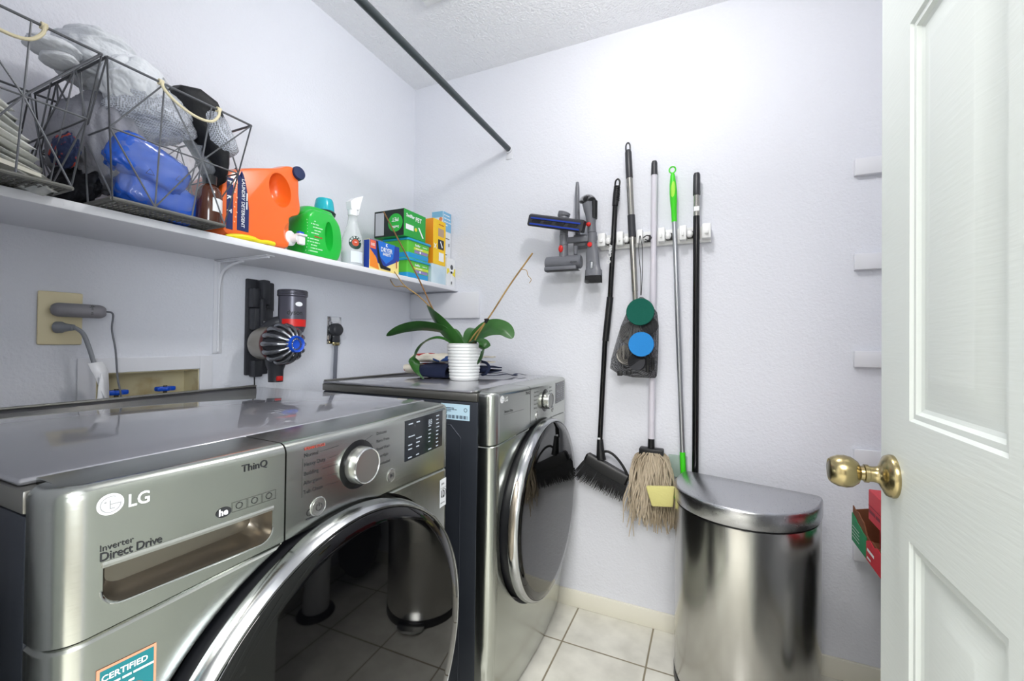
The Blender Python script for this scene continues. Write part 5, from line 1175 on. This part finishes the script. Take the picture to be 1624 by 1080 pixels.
MB().tube(smoothpath([(.963, D - .078, 1.584), (.960, D - .078, 1.63), (.952, D - .080, 1.675), (.946, D - .082, 1.705)], 5), [.0175] * 5 + [.0195] * 5 + [.022] * 4 + [.023] * 2, 20).build('barrel', m_grey, t)
MB().ball((.954, D - .098, 1.614), (.0100, .006, .0090), 3).build('release_button', m_red, t)
mb = MB(); random.seed(5)
for i in range(26):
    a = math.radians(-75 + 150 * i / 25)
    for j in range(3): b0 = Vector((.946 + .021 * math.sin(a), D - .090 + .010 * j, 1.704 + .013 * math.cos(a))); mb.tube([b0, b0 + Vector((math.sin(a) * .016, -.002, math.cos(a) * .022))], [.0012, .0009], 4)
mb.build('bristles', m_black, t, 0)
mb = MB(); mb.loft([[Vector((.973, D - .078, 1.640)) + Vector((.012 * a, .018 * b_, 0)) + Vector((k * -.0, 0, dz_)) for a, b_ in [(math.cos(2 * PI * j / 16), math.sin(2 * PI * j / 16)) for j in range(16)]] for k, dz_ in ((0, 0), (0, .06), (0, .072))]); mb.build('side_pad', m_black, t)
t = thing('combination_tool', 'grey combination attachment with short black brush hanging below the bracket', 'vacuum tool', (.968, D - .078, 1.40), 'vacuum attachments')
mb = MB(); R = []
for z, w, d_, cx_ in ((1.540, .0175, .0175, .965), (1.520, .0195, .0175, .965), (1.500, .026, .018, .966), (1.455, .0275, .018, .969), (1.432, .030, .020, .971), (1.428, .034, .022, .972), (1.405, .035, .022, .972)):
    R.append([(cx_ + w * math.copysign(abs(math.cos(a)) ** .7, math.cos(a)), D - .078 + d_ * math.copysign(abs(math.sin(a)) ** .7, math.sin(a)), z) for a in [2 * PI * j / 28 for j in range(28)]])
mb.loft(R); mb.build('body', m_grey, t, 50)
MB().lathe([(0, 0), (.010, 0), (.0095, .004), (0, .005)], (.960, D - .0965, 1.531), (0, -1, 0), 24).build('release_button', m_red, t)
MB().box(.962, .974, D - .0995, D - .0955, 1.432, 1.462, .0045, 3).build('slide_catch', m_alum, t)
mb = MB(); random.seed(9)
for i in range(24):
    for j in range(4): x = .9415 + i * .00265; y = D - .094 + j * .010; mb.tube([(x, y, 1.4045), (x + (x - .972) * .06, y - .001, 1.376 + random.uniform(0, .002))], [.0017, .0012], 4)
mb.build('brush', m_black, t, 0)

# ================================================================== trash can
bin_ = thing('trash_can', 'tall brushed steel half-round trash can with lid and black base', 'trash can', (1.52, 1.60, 0))
BL, BR = Vector((1.322, 1.742)), Vector((1.732, 1.640)); bc = (BL + BR) / 2; bx_ = (BR - BL).normalized(); bn = Vector((bx_.y, -bx_.x)); HWb = (BR - BL).length / 2
def dshape(s_=1.0, dep=.300, hw=HWb, n=40, rc=.035, oy=0):
    P_ = []
    side_ = .055
    for k in range(n + 1):
        a = PI * k / n; P_.append((-hw * math.cos(a), side_ + (dep - side_) * math.sin(a) ** .92))
    P_ = [(-hw + .012, 0), (-hw + .003, .006), (-hw, .02)] + P_ + [(hw, .02), (hw - .003, .006), (hw - .012, 0)]
    cy_ = dep * .42
    return [bc + bx_ * (a * s_) + bn * (cy_ + (b_ - cy_) * s_ + oy) for a, b_ in P_]
def dl(mb, levels):
    return mb.loft([[(p.x, p.y, z) for p in dshape(s_)] for z, s_ in levels])
dl(MB(), [(.035, .985), (.040, .992), (.596, .992), (.600, .988)]).build('body', m_bin, bin_, 30)
dl(MB(), [(.0005, .99), (.004, 1.0), (.0345, 1.0), (.036, .99)]).build('base_rim', m_black, bin_, 30)
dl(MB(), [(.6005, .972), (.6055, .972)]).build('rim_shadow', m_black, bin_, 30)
dl(MB(), [(.606, 1.000), (.607, 1.006), (.645, 1.006), (.652, 1.002), (.6565, .990), (.6585, .97)]).build('lid', m_binlid, bin_, 50)
pc_ = bc + bn * .318
mb = MB(); mb.loft([[(bc.x + bx_.x * a + bn.x * b_, bc.y + bx_.y * a + bn.y * b_, z) for a, b_ in ((-.07, .27), (-.06, .325), (-.03, .345), (.03, .345), (.06, .325), (.07, .27))] for z in (.012, .024)]); mb.build('pedal', m_chrome, bin_)
mb = MB(); mb.box(-.04, .04, -.004, .012, .60, .64, .003)
for v_ in mb.b.verts: q_ = bc + bx_ * v_.co.x - bn * (.004 + v_.co.y); v_.co = Vector((q_.x, q_.y, v_.co.z))
mb.build('hinge_cover', m_black, bin_)

# ================================================================== pantry corner on the right
tag(MB().box(1.858, XR - .002, 1.20, D - .0005, .4745, .4925, .002).build('wall_shelf', m_shelf), 'low white board on the bottom cleat holding the red boxes', 'shelf')
m_card = mat('brown_card', H('7a4a30'), .85); m_redc = mat('red_card', H('c8303c'), .5); m_greenc = mat('green_card', H('1f8f5a'), .5)
t = thing('carton', 'plain cardboard carton on the low board under the torn red box', 'box', (1.95, 1.5, .493))
MB().box(1.868, 2.10, 1.34, 1.62, .493, .5445, .002).build('carton_body', m_card, t)
t = thing('torn_carton', 'torn open red and green carton behind the door edge', 'box', (1.9, 1.48, .545))
mb = MB(); mb.box(1.803, 2.06, 1.345, 1.620, .5450, .549)
# walls with torn upper edges
def torn(mb, p0, p1, zs_, th=.003):
    p0, p1 = Vector(p0), Vector(p1); n_ = len(zs_); d = (p1 - p0).normalized(); nn = Vector((-d.y, d.x, 0)) * th / 2; R = []
    for i, z in enumerate(zs_):
        p = p0.lerp(p1, i / (n_ - 1)); R.append([p - nn, p + nn, p + nn + Vector((0, 0, z)), p - nn + Vector((0, 0, z))])
    return mb.loft(R)
torn(mb, (1.8035, 1.617, .545), (2.06, 1.617, .545), [.092, .105, .098, .110, .104, .10]); torn(mb, (2.058, 1.345, .545), (2.058, 1.62, .545), [.09] * 4); torn(mb, (1.806, 1.347, .545), (2.06, 1.347, .545), [.09] * 4)
torn(mb, (1.8035, 1.345, .545), (1.8035, 1.620, .545), [.070, .062, .068, .060, .066, .058, .063, .088, .092, .101, .096, .104])
mb.build('cardboard_tray', m_card, t, 0)
mb = MB(); torn(mb, (1.8005, 1.491, .546), (1.8005, 1.620, .546), [.058, .060, .066, .070, .078, .082], .002); mb.build('green_side', m_greenc, t, 0)
mb = MB(); torn(mb, (1.8005, 1.345, .546), (1.8005, 1.489, .546), [.066, .058, .064, .055, .062, .050], .002); mb.build('red_side', m_redc, t, 0)
q = MB(); f = plane_fn((1.7985, 0, 0), (0, -1, 0), (0, 0, 1)); put_lines(q, 'GINGER', .018, (lambda u, v: f(-1.478 + u, .572 + v))); put_lines(q, 'SNAPS', .012, (lambda u, v: f(-1.478 + u, .553 + v)), .0004)
q.build('side_print', m_textw, t); q = MB()
for k in range(4): rect(q, f, -1.610, -1.545, .562 + k * .010, .564 + k * .010)
q.build('side_stripes', m_textw, t)
t = thing('red_carton', 'bright red carton leaning on the torn carton below the door knob', 'box', (1.9, 1.44, .65))
mb = MB(); mb.box(1.808, 2.03, 1.352, 1.503, .652, .735, .002, 1); mb.build('carton_body', m_redc, t)
MB().box(1.83, 2.03, 1.36, 1.495, .5495, .6515, .002, 1).build('carton_lower', m_redc, t)
q = MB(); f = plane_fn((1.8072, 0, 0), (0, -1, 0), (0, 0, 1)); put_lines(q, 'TRAIL MIX', .020, (lambda u, v: f(-1.498 + u, .672 + v)), .0006); rect(q, f, -1.50, -1.355, .692, .694); q.build('carton_print', mat('dark_red_print', H('7a1426'), .5), t)

# paper towel stand and canister beyond the door, mirrored in the washer's door glass
t = thing('paper_towel_stand', 'white patterned paper towel roll on a round black stand behind the door', 'paper towel stand', (1.98, 1.32, 0))
MB().lathe([(0, .001), (.085, .001), (.088, .008), (.082, .02), (.02, .024), (0, .024)], (1.98, 1.32, 0), n=40).build('stand_base', m_blacks, t)
MB().lathe([(0, .0245), (.058, .0245), (.060, .028), (.060, .30), (.058, .302), (0, .302)], (1.98, 1.32, 0), n=40).build('paper_roll', m_textw, t)
MB().cyl((1.98, 1.32, .302), (1.98, 1.32, .36), .006).tube([(2.06, 1.32, .01), (2.062, 1.32, .16)], .003, 8).build('stand_rod', m_blacks, t)

t = thing('duffel_bag', 'black duffel bag on the floor of the right corner under the low board', 'bag', (2.02, 1.64, 0))
mb = MB(); cloth_blob(mb, (2.02, 1.64, .21), (.112, .125, .20), 55, .05, 2, .04, 5)
for v_ in mb.b.verts: v_.co.z = max(v_.co.z, .001)
mb.build('bag_body', m_blacks, t, 180)
MB().tube(smoothpath([(1.93, 1.56, .30), (1.92, 1.55, .42), (1.93, 1.62, .455), (1.94, 1.70, .42), (1.95, 1.70, .32)]), .008, 8).build('bag_handle', m_black, t)
